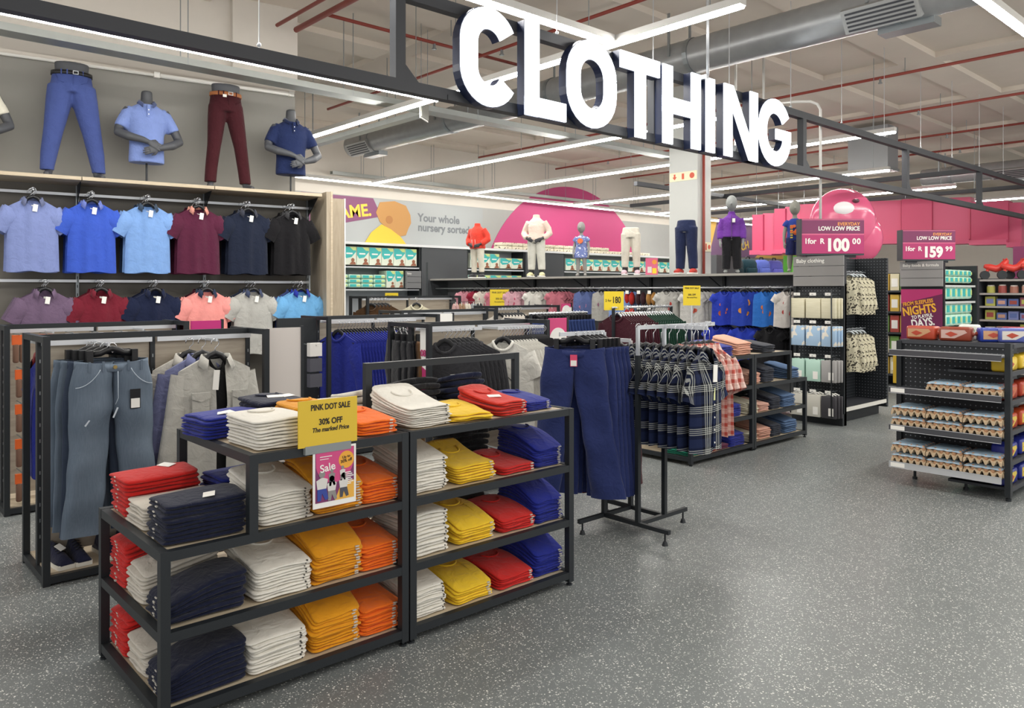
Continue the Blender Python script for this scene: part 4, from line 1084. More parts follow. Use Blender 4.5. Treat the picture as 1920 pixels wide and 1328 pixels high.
# charcoal tops, white and black T-shirts on the stand behind the front table
CHAR = fabric('#37373b'); WTEE = fabric('#d9d7cf'); BTEE = fabric('#17171b')
mz = 1.35 - .055; myb = MY + .275 - .055
tees = [make_shirt('hanging_tshirt', 'x', 'T-shirt', WTEE, None, 'crew', (0, 0, 5), None, hw=.25, L=.72, sl=.21, seed=s, amp=.011, dep=.035, ang=25) for s in (51, 52)]
lng = make_shirt('charcoal_top', 'x', 'long sleeve top', CHAR, None, 'crew', (0, 0, 5), None, hw=.24, L=.7, sl=.58, sr=.085, seed=53, amp=.01, dep=.03, long_=True)
bpy.context.view_layer.update()
for k in range(7):
    r = dup(lng, (MX + .5 - .045 * k, myb - .12, mz), rad(-42 - k * .5), (('front' if k == 0 else NTH[k]) + ' charcoal long sleeve top' + (' with white tag' if k == 0 else ' behind the front one') + ' on the stand'), 'charcoal tops on the stand')
    r.scale = (1, .8 if k == 0 else .3, 1)
    if k == 0:
        MB().box(-.025, -.052, -.33, .02, -.048, -.26).build('price_tag', TAGW, r)
        MB().at(Matrix.Translation((.06, -.052, -.21)) @ Matrix.Rotation(PI / 2, 4, 'X')).cyl((0, 0, 0), .018, .002, 14).build('round_sticker', TAGW, r)
for k in range(19):
    wh = k < 9
    r = dup(tees[k % 2], (MX + .76 + (.034 * k if k < 9 else .1 + .02 * k), myb - .2, mz), rad(-50 - k * .3), (('front white T-shirt with round black print' if k == 0 else f'{NTH[k]} white T-shirt behind the printed one') if wh else f'{NTH[k - 9]} black T-shirt after the white ones') + ' on the hang bar', 'T-shirts on the hang bar')
    if not wh: recolor(r, BTEE)
    r.scale = (1, .7 if k == 0 else .17, 1)
    if k == 0:
        p = MB(); rg = []
        for i in range(33):
            a = 2 * PI * i / 32; rg.append([(.1 * cos(a), -.058, -.5 + .12 * sin(a)), (.094 * cos(a), -.058, -.5 + .113 * sin(a))])
        p.loft(rg, False, False); p.build('printed_ring', INK, r)
        text('arga', .1, INK, r, (-.09, -.06, -.55), bold=.015, name='printed_word', shear=.3, ext=.001)
retire(*tees, lng)
# royal blue trousers and black ones on the stand further back
BLT = fabric('#1f2a86'); BKT = fabric('#16171c')
tk = make_trousers('hanging_trousers', 'x', BLT, (0, 0, 5), None, waist=.2, L=1.0, hem=.11, seed=61, dep=.028)
ln = make_shirt('blue_top', 'x', 'long sleeve top', BLT, None, 'crew', (0, 0, 5), None, hw=.24, L=.78, sl=.5, sr=.085, seed=63, amp=.01, dep=.022, long_=True)
bpy.context.view_layer.update()
for k in range(24):
    r = dup(ln, (LX + .14 + .035 * k, LY + .275 - .055 - .16, mz), rad(-68 - k * .2), f'{NTH[k]} {"royal blue" if k < 19 else "black"} long top from the left on the blue clothes stand', 'tops on the blue clothes stand')
    if k >= 19: recolor(r, BKT)
    r.scale = (1, .6 if k == 0 else .34, 1)
for k in range(6):
    r = dup(tk, (MX + .05 + .06 * (k % 2), MY + .54 - .04 * k, mz), rad(70), f'{NTH[k]} pair of black trousers at the left end of the charcoal stand', 'black trousers at the stand end'); recolor(r, BKT if k < 5 else fabric('#6b4a2a'))
for k in range(5):
    r = dup(tk, (LX + .12 + .05 * k, LY + .48, mz), rad(200), f'{NTH[k]} pair of dark trousers on the back of the blue clothes stand', 'dark trousers behind the blue stand'); recolor(r, BKT)
retire(tk, ln)
t = thing('boxed_underwear', 'stack of black and clear underwear packs left of the blue tops', 'pack', (3.44, 6.5, .0))
for k, z in enumerate((1.0, .86, .72)): MB().box(-.06, -.03, z, .06, .03, z + .12).build('pack_card', G2 if k == 0 else G3, t)
MB().bar((0, .35, 1.1), (0, -.03, 1.1), .008).build('peg', STEEL, t)
MB().box(-.2, .34, 0, .2, .36, 1.34).build('backing_board', BLACK, t)
t = thing('price_strip', 'white and magenta 08 strip inside the left end of the charcoal stand', 'sign', (MX + .02, MY + .0, 0), -PI / 2)
MB().box(-.15, .01, .72, -.04, .016, 1.31).build('panel', WHITE, t); MB().prism([(-.15, .72), (-.04, .72), (-.04, .98), (-.15, 1.03)], .006, .01).build('magenta_field', MAG, t)
text('08', .07, MAG, t, (-.14, .005, 1.1), bold=.02)
# ---------------------------------------------------------------- mannequins
def limb(mb, pts, r, n=12, sq=1.0): mb.tube(pts, r, n, sq=sq)
def ell(mb, rings, n=24, y0=0.0):
    mb.loft([[(cx + a * cos(2 * PI * k / n), y0 + cy + b * sin(2 * PI * k / n), z) for k in range(n)] for z, a, b, cx, cy in rings], True, True, 0, True)
def hand(mb, wrist, d, up, s=1.0, curl=.5):
    """palm, four unequal bent fingers and a thumb from the side of the palm"""
    w = Vector(wrist); d = Vector(d).normalized(); up = Vector(up); up = (up - d * up.dot(d)).normalized(); q = d.cross(up)
    rings = []
    for k, (l, a, b) in enumerate(((0, .024, .02), (.03, .034, .017), (.06, .04, .016), (.088, .038, .013))):
        c = w + d * l * s; rings.append([tuple(c + q * (a * s * cos(2 * PI * i / 10)) + up * (b * s * sin(2 * PI * i / 10))) for i in range(10)])
    mb.loft(rings, True, True, 0, True)
    for i, L in enumerate((.068, .078, .074, .058)):
        st = w + d * .08 * s + q * (-.029 + .0193 * i) * s
        d2 = (d - up * curl * .55 + q * (-.08 + .05 * i)).normalized(); d3 = (d - up * curl * 1.3).normalized()
        mb.tube([tuple(st), tuple(st + d2 * L * .5 * s), tuple(st + d2 * L * .5 * s + d3 * L * .5 * s)], [.0088 * s, .0082 * s, .0062 * s], 8)
    st = w + d * .025 * s - q * .026 * s
    mb.tube([tuple(st), tuple(st + (d * .6 - q * .65 - up * .2).normalized() * .034 * s), tuple(st + (d * .95 - q * .35 - up * .4).normalized() * .064 * s)], [.0115 * s, .0095 * s, .007 * s], 8)
def torso_mannequin(s, label, col, ccol, mcol=GREYM, dz=0):
    t = thing('torso_mannequin', label, 'mannequin', wl(s, .33, 2.736), WR, 'torso mannequins on the wall shelf')
    z = .215
    b = MB()
    ell(b, ((z + .02, .15, .095, 0, 0), (z + .3, .15, .1, 0, 0), (z + .5, .17, .1, 0, 0), (z + .62, .09, .07, 0, 0), (z + .66, .06, .062, 0, 0), (z + .76, .054, .06, 0, -.005), (z + .765, .04, .045, 0, -.005)))
    limb(b, [(-.17, 0, z + .56), (-.215, -.0, z + .48), (-.275, -.03, z + .33), (-.285, -.05, z + .3), (-.19, -.13, z + .25), (-.06, -.175, z + .22), (.0, -.185, z + .195)], [.05, .052, .045, .046, .046, .034, .026])
    limb(b, [(.17, 0, z + .56), (.23, -.0, z + .46), (.3, -.02, z + .3), (.32, -.035, z + .25), (.23, -.12, z + .19), (.12, -.175, z + .15), (.08, -.185, z + .135)], [.05, .052, .045, .046, .046, .034, .026])
    b.build('body', mcol, t, remesh=.011)
    h = MB(); hand(h, (-.01, -.187, z + .2), (.9, -.15, -.4), (0, -1, .25), 1.05, .45)
    hand(h, (.09, -.185, z + .138), (-.95, -.12, -.25), (0, -1, .1), 1.05, .5)
    h.build('hands', mcol, t, remesh=.0055)
    c = MB()
    ell(c, ((z + .0, .172, .118, 0, 0), (z + .012, .176, .122, 0, 0), (z + .2, .168, .116, 0, 0), (z + .3, .172, .12, 0, 0), (z + .44, .2, .128, 0, -.005), (z + .53, .2, .112, 0, 0), (z + .585, .15, .088, 0, 0), (z + .625, .085, .07, 0, 0)))
    limb(c, [(-.13, 0, z + .54), (-.185, 0, z + .5), (-.235, -.012, z + .4), (-.252, -.02, z + .355)], [.07, .07, .066, .066])
    limb(c, [(.13, 0, z + .54), (.185, 0, z + .5), (.24, -.01, z + .4), (.262, -.014, z + .35)], [.07, .07, .066, .066])
    sh = c.build('polo_shirt', col, t, remesh=.012)
    cl = MB(); rows = []
    for i in range(19):
        th = rad(-148 + 296 * i / 18); f = max(0, -cos(th)); x, y = .07 * sin(th), .066 * cos(th)
        dip = .05 * f ** 1.5
        rows.append([(x, y - .004, z + .665 - dip), (x * 1.05, y * 1.05 - .006, z + .672 - dip), (x * 1.4, y * 1.38 - .012 - .02 * f, z + .635 - dip - .035 * f ** 3), (x * 1.35, y * 1.33 - .01, z + .63 - dip - .03 * f ** 3)])
    cl.loft(rows, False, False, 0, True).build('collar', ccol, t)
    p = MB().box(-.014, -.135, z + .47, .014, -.1, z + .6).build('placket', col, t)
    for k in range(2): MB().at(Matrix.Translation((0, -.136, z + .5 + k * .045)) @ Matrix.Rotation(PI / 2, 4, 'X')).cyl((0, 0, 0), .006, .003, 8).build('button', TAGW, p)
    MB().cyl((0, 0, .008), .011, z + .02, 10).build('pole', BLACK, t); MB().cyl((0, 0, 0), .12, .008, 24).build('base_plate', DARK, t)
    return t
torso_mannequin(-1.948, 'dark torso mannequin in a light blue polo with hands crossed at the belly', fabric('#7b8fc8', sheen=.05), fabric('#4a567e'))
torso_mannequin(-.40, 'dark torso mannequin in a navy polo at the right end of the shelf', fabric('#1f2b52', sheen=.05), fabric('#1c2647'))
torso_mannequin(-3.49, 'torso mannequin in a cream T-shirt cut by the left photo edge', fabric('#d9d5c6', sheen=.05), fabric('#d9d5c6'))
def leg_mannequin(s, label, col, belt, buckle, feet, flare=0.0, g=1.0):
    t = thing('leg_mannequin', label, 'mannequin', wl(s, .3, 2.736), WR, 'leg mannequins on the wall shelf')
    (xl, xr) = feet
    b = MB(); ell(b, ((1.0, .155, .105, 0, 0), (1.08, .15, .1, 0, 0), (1.165, .155, .098, 0, 0), (1.17, .15, .093, 0, 0)))
    for x, tx in ((xl, -.03), (xr, .05)):
        limb(b, [(x, .02, .22), (x, .02, .09), (x, .01, .05)], [.042, .036, .034])
        limb(b, [(x, .03, .032), (x + tx * .6, -.05, .034), (x + tx, -.12, .022)], [.034, .036, .026], sq=.8)
    b.build('body', GREYM, t, remesh=.01)
    p = MB(); p.M = Matrix.Diagonal((1 + (g - 1) * .6, 1, 1, 1)); ell(p, ((.86, .165, .12, 0, 0), (.93, .178, .13, 0, 0), (1.03, .165, .114, 0, 0), (1.06, .162, .112, 0, 0)))
    for sg_, x in ((-1, xl), (1, xr)):
        hx_ = sg_ * .088
        limb(p, [(hx_, 0, .93), (hx_ + (x - hx_) * .12, -.005, .8), (hx_ + (x - hx_) * .45, -.015, .55), (hx_ + (x - hx_) * .55, -.012, .48), (hx_ + (x - hx_) * .85, .015, .25), (x, .02, .1), (x, .02, .075)],
             [.098 * g, .098 * g, .079 * g, .073 * g, .063 * g + flare * .3, .052 * g + flare, .053 * g + flare], 14)
    pt = p.build('trousers', col, t, remesh=.011)
    R = random.Random(int(abs(s) * 100))
    for q in (-1, 1):
        m_ = MB(); m_.tube([(q * .15, -.07, 1.03), (q * .13, -.092, .97), (q * .08, -.118, .945)], .0035, 5); m_.build('pocket_edge', col, pt)
    MB().tube([(0, -.126, 1.03), (0.004, -.13, .95), (0, -.118, .89)], .004, 5).build('fly', col, pt)
    gx = 1 + (g - 1) * .6
    rg = [[(.172 * cos(2 * PI * k / 28) * q * gx, .121 * sin(2 * PI * k / 28) * q, z) for k in range(28)] for z, q in ((1.035, .97), (1.035, 1.01), (1.075, 1.0), (1.075, .96))]
    bl = MB().loft(rg, True, False, 0, True).build('belt', belt, t)
    m_ = MB(); m_.box(.0, -.131, 1.036, .05, -.121, 1.042); m_.box(.0, -.131, 1.068, .05, -.121, 1.074); m_.box(.0, -.131, 1.036, .006, -.121, 1.074); m_.box(.044, -.131, 1.036, .05, -.121, 1.074)
    m_.build('buckle', SILVER, bl)
    for x in (-.1, -.05, .09): MB().box(x - .006, -.122 if abs(x) < .08 else -.106, 1.03, x + .006, -.09, 1.082).build('belt_loop', col, t)
    return t
leg_mannequin(-2.64, 'leg mannequin in blue trousers with a black belt and silver buckle', fabric('#46558f', sheen=.05), HANG, SILVER, (-.2, .225), 0, 1.14)
l2 = leg_mannequin(-1.13, 'leg mannequin in burgundy trousers with a tan belt', fabric('#3f161d', sheen=.05), plain('#a9683a', .6), plain('#b07a48', .4), (-.16, .22), .012)
MB().box(-.06, -.13, 1.01, -.02, -.126, 1.04).build('price_tag', TAGW, l2)

# child mannequins on the far shelf; local -y is their front
SX = 9.38
def kid(y, label, H=1.1, head=True, legs=True, body=True, arms='down', turn=0.0, top=None, topc=None, bottom=None, botc=None, shoes=None, skin=KIDM, hem=.44, sock=None, group='child mannequins on the far shelf'):
    t = thing('child_mannequin', label, 'mannequin', (SX, y, 1.836), -PI / 2 + turn, group)
    k = H / 1.1; S = lambda pts: [(x * k, y_ * k, z * k) for x, y_, z in pts]; Rr = lambda rs: [r * k for r in rs]
    b = MB(); b.M = Matrix.Scale(k, 4)
    if legs:
        for s_ in (-1, 1):
            f = s_ * .075
            limb(b, [(s_ * .055, 0, .5), (s_ * .06, -.005, .4), (s_ * .066, -.005, .27), (s_ * .072, .01, .15), (f, .012, .05)], [.058, .054, .042, .04, .026])
            limb(b, [(f, .03, .026), (f + s_ * .008, -.03, .026), (f + s_ * .014, -.085, .018)], [.026, .029, .02], sq=.75)
    if body or legs: ell(b, ((.46, .1, .07, 0, 0), (.52, .1, .075, 0, 0), (.6, .088, .065, 0, 0)) + (((.7, .1, .068, 0, 0), (.76, .1, .06, 0, 0), (.8, .045, .045, 0, 0), (.84, .033, .035, 0, 0)) if body else ((.605, .08, .06, 0, 0),)))
    if head:
        limb(b, [(0, 0, .8), (0, -.004, .88)], [.033, .032])
        b.ball((0, -.012, .975), .078, .095, .112, 18, 14)
        b.tube([(0, -.1, .985), (0, -.113, .96), (0, -.104, .945)], [.008, .012, .008], 8)
    if body:
        AR = {'down': [[(.1, 0, .755), (.135, .01, .65), (.15, 0, .58), (.155, -.03, .5), (.155, -.04, .455)]] * 2,
              'pocket': [[(.1, 0, .755), (.16, .03, .66), (.185, .02, .6), (.14, -.045, .545), (.1, -.075, .525)]] * 2}[arms]
        for s_, A in ((-1, AR[0]), (1, AR[1])):
            limb(b, [(s_ * x, y_, z) for x, y_, z in A], [.034, .031, .027, .022, .018])
            w, pr = Vector(A[-1]), Vector(A[-2]); d = (w - pr).normalized(); 
            hand(b, (s_ * w.x, w.y, w.z), (s_ * d.x, d.y, d.z), (s_ * .8, -.3, .2), .72, .4)
    bo = b.build('body', skin, t, remesh=.0085 * k)
    if bottom:
        c = MB(); c.M = Matrix.Scale(k, 4); low, r0, r1, r2 = bottom
        ell(c, ((.47, .112, .086, 0, 0), (.53, .112, .086, 0, 0), (.6, .1, .076, 0, 0)))
        for s_ in (-1, 1):
            zz = [.52, .42, .3, .18, .08]; zz = [z for z in zz if z > low + .03] + [low]
            limb(c, [(s_ * (.056 + .02 * (.52 - z) / .44), -.004 + .014 * (z < .2), z) for z in zz], [r0 + (r2 - r0) * ((.52 - z) / .44) + (r1 - (r0 + r2) / 2) * (1 - abs(.3 - z) / .25 if abs(.3 - z) < .25 else 0) for z in zz], 12)
        c.build('trousers' if low < .3 else 'shorts', botc, t, remesh=.0085 * k)
    if top:
        c = MB(); c.M = Matrix.Scale(k, 4); kind = top
        wv = {'jacket': .03, 'hoodie': .028, 'sweater': .016, 'tee': .014, 'dress': .016}[kind]
        rr = [(hem, .105 + wv + (.035 if kind == 'dress' else 0), .078 + wv, 0, 0), (hem + .012, .108 + wv + (.035 if kind == 'dress' else 0), .08 + wv, 0, 0), (.6, .094 + wv, .07 + wv, 0, 0), (.7, .104 + wv, .07 + wv, 0, 0), (.765, .1 + wv * .6, .06 + wv * .7, 0, 0), (.81, .05 + wv * .3, .048, 0, 0)]
        if kind in ('jacket', 'hoodie', 'sweater'): rr += [(.835, .048, .046, 0, 0), (.86, .046, .044, 0, -.004)]
        ell(c, rr)
        if kind in ('jacket', 'hoodie', 'sweater'):
            for s_, A in ((-1, AR[0]), (1, AR[1])): limb(c, [(s_ * x, y_, z) for x, y_, z in A[:4]] + [tuple((Vector((s_ * A[3][0], A[3][1], A[3][2])) + Vector((s_ * A[4][0], A[4][1], A[4][2]))) / 2)], [.046 + wv * .5, .042 + wv * .5, .038 + wv * .5, .033 + wv * .4, .03 + wv * .35])
        elif kind in ('tee', 'dress'):
            for s_ in (-1, 1): limb(c, [(s_ * .08, 0, .765), (s_ * .125, .003, .72), (s_ * .138, .006, .69)], [.05, .05, .05])
        g = c.build({'tee': 'vest_top', 'dress': 'dress'}.get(kind, kind), topc, t, remesh=.009 * k)
        if kind == 'jacket':
            MB().box(-.005 * k, -.12 * k, .48 * k, .005 * k, -.09 * k, .8 * k).build('zip', plain('#5a3a72', .5), g)
            MB().box(.01 * k, -.125 * k, .7 * k, .05 * k, -.105 * k, .755 * k).build('price_tag', TAGW, g)
        if kind == 'hoodie':
            for s_ in (-1, 1): MB().tube([(s_ * .03 * k, -.1 * k, .5 * k), (s_ * .03 * k, -.112 * k, .6 * k)], .003, 5).build('drawstring', TAGW, g)
    if sock: 
        c = MB(); c.M = Matrix.Scale(k, 4)
        for s_ in (-1, 1): limb(c, [(s_ * .073, .012, .04), (s_ * .073, .012, .13)], [.034, .037])
        c.build('socks', sock, t)
    if shoes:
        for s_ in (-1, 1):
            f = s_ * .077 * k; c = MB()
            limb(c, [(f, .045 * k, .032 * k), (f + s_ * .006, -.01 * k, .042 * k), (f + s_ * .014 * k, -.09 * k, .024 * k)], [.034 * k, .036 * k, .025 * k], sq=.8)
            sh = c.build('shoe', shoes, t)
            MB().rbox(f - .034 * k, -.125 * k, 0, f + .04 * k, .08 * k, .014 * k, .03 * k).build('sole', WHITE, sh)
    return t
kid(11.35, 'headless child mannequin in a red hoodie and cream trousers', 1.32, False, True, True, 'pocket', .25, 'hoodie', fabric('#dc4436'), (.09, .07, .052, .042), fabric('#d8d3c4'), shoes=plain('#2b2c30', .6), skin=plain('#3a3b3e', .6), hem=.46)
kid(9.75, 'headless child mannequin in a pale pink sweater and white trousers', 1.38, False, True, True, 'pocket', .5, 'sweater', fabric('#e6cfc2'), (.1, .072, .06, .05), fabric('#d5d4ca'), shoes=plain('#d8d3a8', .6), skin=plain('#3a3b3e', .6), hem=.5, sock=plain('#2c2d30', .8))
kid(8.69, 'small child mannequin with grey head in a blue floral dress', .9, True, True, True, 'down', .5, 'dress', speckle('floral', '#6f7db4', '#dfe3ee', 34, .62), None, None, skin=plain('#8d8b88', .6), hem=.36)
kid(7.66, 'legs-only mannequin in cream leggings and pink-white shoes', 1.34, False, True, False, 'down', .6, None, None, (.1, .07, .055, .042), fabric('#dcd6c8'), shoes=plain('#d6b9c4', .6), sock=plain('#2f2f33', .8))
kid(6.64, 'legs-only mannequin in navy trousers with red shoes', 1.42, False, True, False, 'down', .25, None, None, (.06, .075, .06, .052), fabric('#232c4d'), shoes=plain('#b5352b', .6))
kid(5.9, 'child mannequin with grey head in a purple jacket and black trousers', 1.08, True, True, True, 'down', .55, 'jacket', fabric('#6f3a9a'), (.06, .08, .066, .06), fabric('#1c1c20'), shoes=None, hem=.5)
kq = kid(4.98, 'child mannequin in a blue vest with orange print beside the R 100 sign', .93, True, True, True, 'down', .55, 'tee', fabric('#2b3f8f'), (.26, .075, .07, .07), fabric('#2a2f63'), skin=plain('#85857c', .6), hem=.48)
mb = MB(); R_ = random.Random(2)
for i in range(9):
    x, z = R_.uniform(-.05, .05), R_.uniform(.44, .6); mb.prism(disc_poly(x, z, R_.uniform(.012, .028), 0, 300, 7), -.097, -.07)
mb.build('abstract_print', plain('#d8682f', .6), kq)
mb = MB()
for i in range(6): mb.box(-.06, -.094, .43 + i * .03, -.03, -.07, .447 + i * .03)
mb.build('side_print', plain('#d9c04a', .6), kq)
dq = [o for o in bpy.data.objects if o.name.startswith('child_mannequin') and 'floral' in o['label']][0]
MB().prism(disc_poly(0, .57, .045, 0, 360, 10)[:-1], -.095, -.06).build('flower_print', plain('#e0703f', .6), dq)
# ---------------------------------------------------------------- far run of children's clothing with the shelf (faces -X)
GX = 9.2
t = thing('shelving_run', 'long grey shelving run with child mannequins on top and two clothes rails', 'shelving', (0, 0, 0))
MB().box(GX, 4.86, 1.80, GX + .5, 12.65, 1.832).build('top_shelf', plain('#a5a29c', .5), t)
BPN = plain('#5b5d60', .55)
y = 4.88
while y < 12.5:
    MB().box(GX + .44, y, .12, GX + .47, min(y + 1.28, 12.64), 1.8).build('back_panel', BPN, t)
    u = MB(); u.box(GX + .4, y - .02, 0, GX + .44, y + .02, 1.8); u.bar((GX + .4, y, 1.62), (GX + .05, y, 1.79), .012); u.build('upright', BLACK, t)
    MB().bar((GX + .4, y + .1, 1.64), (GX + .12, y + .1, 1.64), .012).build('rail_arm', STEEL, t); MB().bar((GX + .4, y + .1, 1.16), (GX + .12, y + .1, 1.16), .012).build('rail_arm', STEEL, t)
    y += 1.29
for z in (1.64, 1.16): MB().tube([(GX + .13, 4.9, z), (GX + .13, 12.6, z)], .012, 8).build('hang_rail', SILVER, t)
MB().box(GX + .02, 4.9, .1, GX + .44, 12.6, .14).build('base_shelf', BLACK, t)
MB().box(GX - .05, 12.62, 0, GX + .95, 12.68, 2.16).build('end_panel', plain('#43464a', .5), t)
# children's tops
sm = dict(hw=.165, L=.46, sl=.1, sr=.062, z0=-.06, wshoulder=.145, slope=.045, dep=.022, amp=.006)
kt = [make_shirt('child_tshirt', 'x', 'T-shirt', fabric('#2638a0'), None, 'crew', (0, 0, 5), seed=71, ang=38, **sm), make_shirt('child_vest', 'x', 'vest', fabric('#2638a0'), None, None, (0, 0, 5), seed=72, sleeveless=True, **sm)]
bpy.context.view_layer.update()
FR = [('grey', '#b9b7b2', 6.86, 0, 5, '#b0352e'), ('white and grey', '#c9c7c3', 6.42, 0, 5, '#c4513c'), ('royal blue', '#2a3fb4', 5.9, 0, 4, '#c9653c'), ('deep blue', '#2b46b0', 5.6, 1, 6, '#d08a3a'), ('bright blue', '#2f6fc4', 5.28, 1, 6, '#d0703a'), ('white and red', '#d5cfca', 4.98, 0, 2, '#b03a34'),
      ('grey vest-style', '#a9a7a2', 8.1, 1, 3, '#7c4a66'), ('pale blue', '#7f9ad0', 7.74, 1, 4, '#cfd6ea'), ('blue patterned', '#5b6a9c', 8.5, 1, 4, '#b9799a'), ('white', '#d8d6cf', 9.66, 0, 7, '#77777c'), ('cream', '#d9cfc4', 11.0, 0, 5, '#c77f86'), ('pink', '#cf8f9c', 11.56, 0, 6, '#e3c0c8'), ('rose', '#c9798a', 10.68, 0, 5, '#a83c4c'), ('pale pink', '#d8a9b4', 10.2, 0, 4, '#b9506a'), ('pink floral', '#bd6f7d', 9.12, 0, 4, '#e6d9d9'), ('crimson', '#8f2038', 11.2, 0, 3, '#5a1424')]
for cn, hx_, y, v, n, pc in FR:
    pm = plain(pc, .7)
    for k in range(n):
        r = dup(kt[v], (GX + .13 - .0 + (.045 * k - .09), y - .03 * k + .02, 1.652), -PI / 2 + rad(28 + k * .5), f'{"front" if k == 0 else NTH[k]} {cn} child top on the upper rail of the far run' + (' with print' if k == 0 else ''), f'{cn} child tops on the far rail')
        recolor(r, fabric(hx_))
        r.scale = (1, 1 if k == 0 else .5, 1)
        if k == 0:
            m_ = MB(); R_ = random.Random(int(y * 100))
            for q in range(7):
                cx_, cz = R_.uniform(-.05, .05), R_.uniform(-.36, -.2); m_.prism(disc_poly(cx_, cz, R_.uniform(.018, .04), 0, 300 + 50 * R_.random(), 7), -.036, -.028)
            m_.build('abstract_print', pm, r)
LOW = [('royal blue', '#2434a4', 6.05, 4), ('cobalt', '#2a3fb4', 5.65, 4), ('black', '#17171b', 5.25, 5), ('dark navy', '#161c38', 6.4, 3)]
for cn, hx_, y, n in LOW:
    for k in range(n):
        r = dup(kt[0], (GX + .04 + .05 * k, y - .02 * k, 1.172), -PI / 2 + rad(20 + k * .5), f'{"front" if k == 0 else NTH[k]} {cn} child T-shirt on the lower rail of the far run', f'{cn} child T-shirts on the lower rail'); recolor(r, fabric(hx_))
        if k == 0: MB().prism([(-.06, -.3), (-.01, -.24), (.07, -.3), (.02, -.34), (.05, -.38), (-.05, -.36)], -.036, -.028).build('abstract_print', plain('#c9b9a8', .7), r)
retire(*kt)
# slippers and hats between the pink and the grey tops
for k, (cn, hx_, y, z) in enumerate((('red', '#b02a25', 7.62, 1.5), ('black and pink', '#3a2026', 7.4, 1.5), ('tan plush', '#a97a3f', 7.2, 1.5), ('black', '#1c1c1f', 7.02, 1.47), ('grey plush', '#6f6f70', 6.88 + .1, 1.3), ('red', '#b32e28', 7.62, 1.27), ('black', '#202024', 7.4, 1.27), ('grey', '#77797a', 7.2, 1.27))):
    u = thing('slipper_pair', f'{cn} slippers hanging {"above" if z > 1.4 else "below"} on the far run, {NTH[k]} in the cluster', 'slippers', (GX + .1, y, z), -PI / 2, 'hanging slippers on the far run')
    for s_ in (-1, 1): MB().ball((s_ * .045, 0, -.02), .048, .05, .1, 10, 8).build('slipper', fabric(hx_), u)
    MB().box(-.03, -.06, .05, .03, -.055, .1).build('card', TAGW, u); MB().bar((0, .34, .1), (0, -.05, .1), .006).build('peg', STEEL, u)

# free racks in the middle distance with coat hangers on top
GOWN = make_trousers('denim_trousers', 'x', denim('#34477c', '#1d2748', 'denim_far'), (0, 0, 5), None, waist=.17, L=.8, hem=.08, seed=81, dep=.03)
JKT = make_shirt('child_sweatshirt', 'x', 'sweatshirt', fabric('#3f1520'), None, 'crew', (0, 0, 5), None, hw=.2, L=.55, sl=.4, sr=.07, seed=82, long_=True, dep=.03, hmat=CHROME)
bpy.context.view_layer.update()
def rail_rack(x0, y0, L, z, label, items, rz=0):
    u = thing('rail_rack', label, 'clothes rack', (x0, y0, 0), rz)
    MB().tube([(0, 0, z), (L, 0, z)], .013, 8).build('hang_rail', SILVER, u)
    for q in (.02, L - .02): MB().box(q - .014, -.014, .0, q + .014, .014, z).build('upright', BLACK, u); 
    m_ = MB()
    for q in (.02, L - .02): m_.bar((q, -.3, .03), (q, .3, .03), .026, .05)
    m_.bar((0, 0, .06), (L, 0, .06), .026); m_.build('base', BLACK, u)
    n = sum(i[2] for i in items); k = 0; c, s_ = cos(rz), sin(rz)
    for tpl, m_, cnt, lab, g in items:
        for q in range(cnt):
            p = .08 + (L - .16) * k / max(1, n - 1); k += 1
            r = dup(tpl, (x0 + p * c, y0 + p * s_, z + .014), rz - PI / 2 + rad(12 - k * .3), f'{NTH[q]} {lab} from the left on the {g}', f'{lab} group on {g}'); recolor(r, m_); r.scale = (1, .55, 1)
    return u
rail_rack(5.95, 6.3, .95, 1.34, 'chrome-topped rack of children denim behind the pants rack', [(GOWN, denim('#34477c', '#1d2748', 'denim_far'), 16, 'denim trousers', 'rack under the left yellow 180 sign')])
rail_rack(6.95, 5.95, 1.15, 1.40, 'chrome-topped rack of maroon and green sweatshirts', [(JKT, fabric('#3d1521'), 10, 'maroon sweatshirt', 'rack beside the 180 sign'), (JKT, fabric('#173a2c'), 12, 'green sweatshirt', 'rack beside the 180 sign')])
retire(GOWN, JKT)
def card_sign(x, y, z, w, h, lines, label, rz, stem=.13):
    u = thing('price_card', label, 'price sign', (x, y, z), rz)
    MB().box(-w / 2, -.006, 0, w / 2, 0, h).build('card', plain('#ecd02c', .5), u)
    for bd, sz, dz in lines: text(bd, sz, INK, u, (0, -.0075, dz), bold=.015, align='CENTER', sx=.85)
    MB().box(-.006, 0, -stem, .006, .006, .05).build('stem', SILVER, u)
    return u
V = rad(-42)
uc = card_sign(7.0, 5.97, 1.37, .23, .22, (), 'yellow 2 for 180 price card on the middle racks', V)
text('180', .105, INK, uc, (-.022, -.0075, .085), bold=.02, sx=.66); text('2 for', .042, INK, uc, (-.1, -.0075, .1), bold=.01, sx=.85)
lines = (('PINK DOT SALE', .028, .2), ('30% OFF', .03, .12), ('The marked Price', .02, .09))
card_sign(7.95, 5.55, 1.42, .21, .24, lines, 'yellow sale card above the plaid shirts', V, 1.42)
card_sign(9.1, 10.4, 1.29, .34, .33, (('PINK DOT SALE', .045, .26), ('30% OFF', .045, .15), ('The marked Price', .03, .1)), 'yellow sale card in front of the pink baby tops', V, 1.29)
card_sign(7.3, 11.1, 1.3, .22, .26, lines, 'small yellow sale card between the far brown tops and plush slippers', V, 1.3)
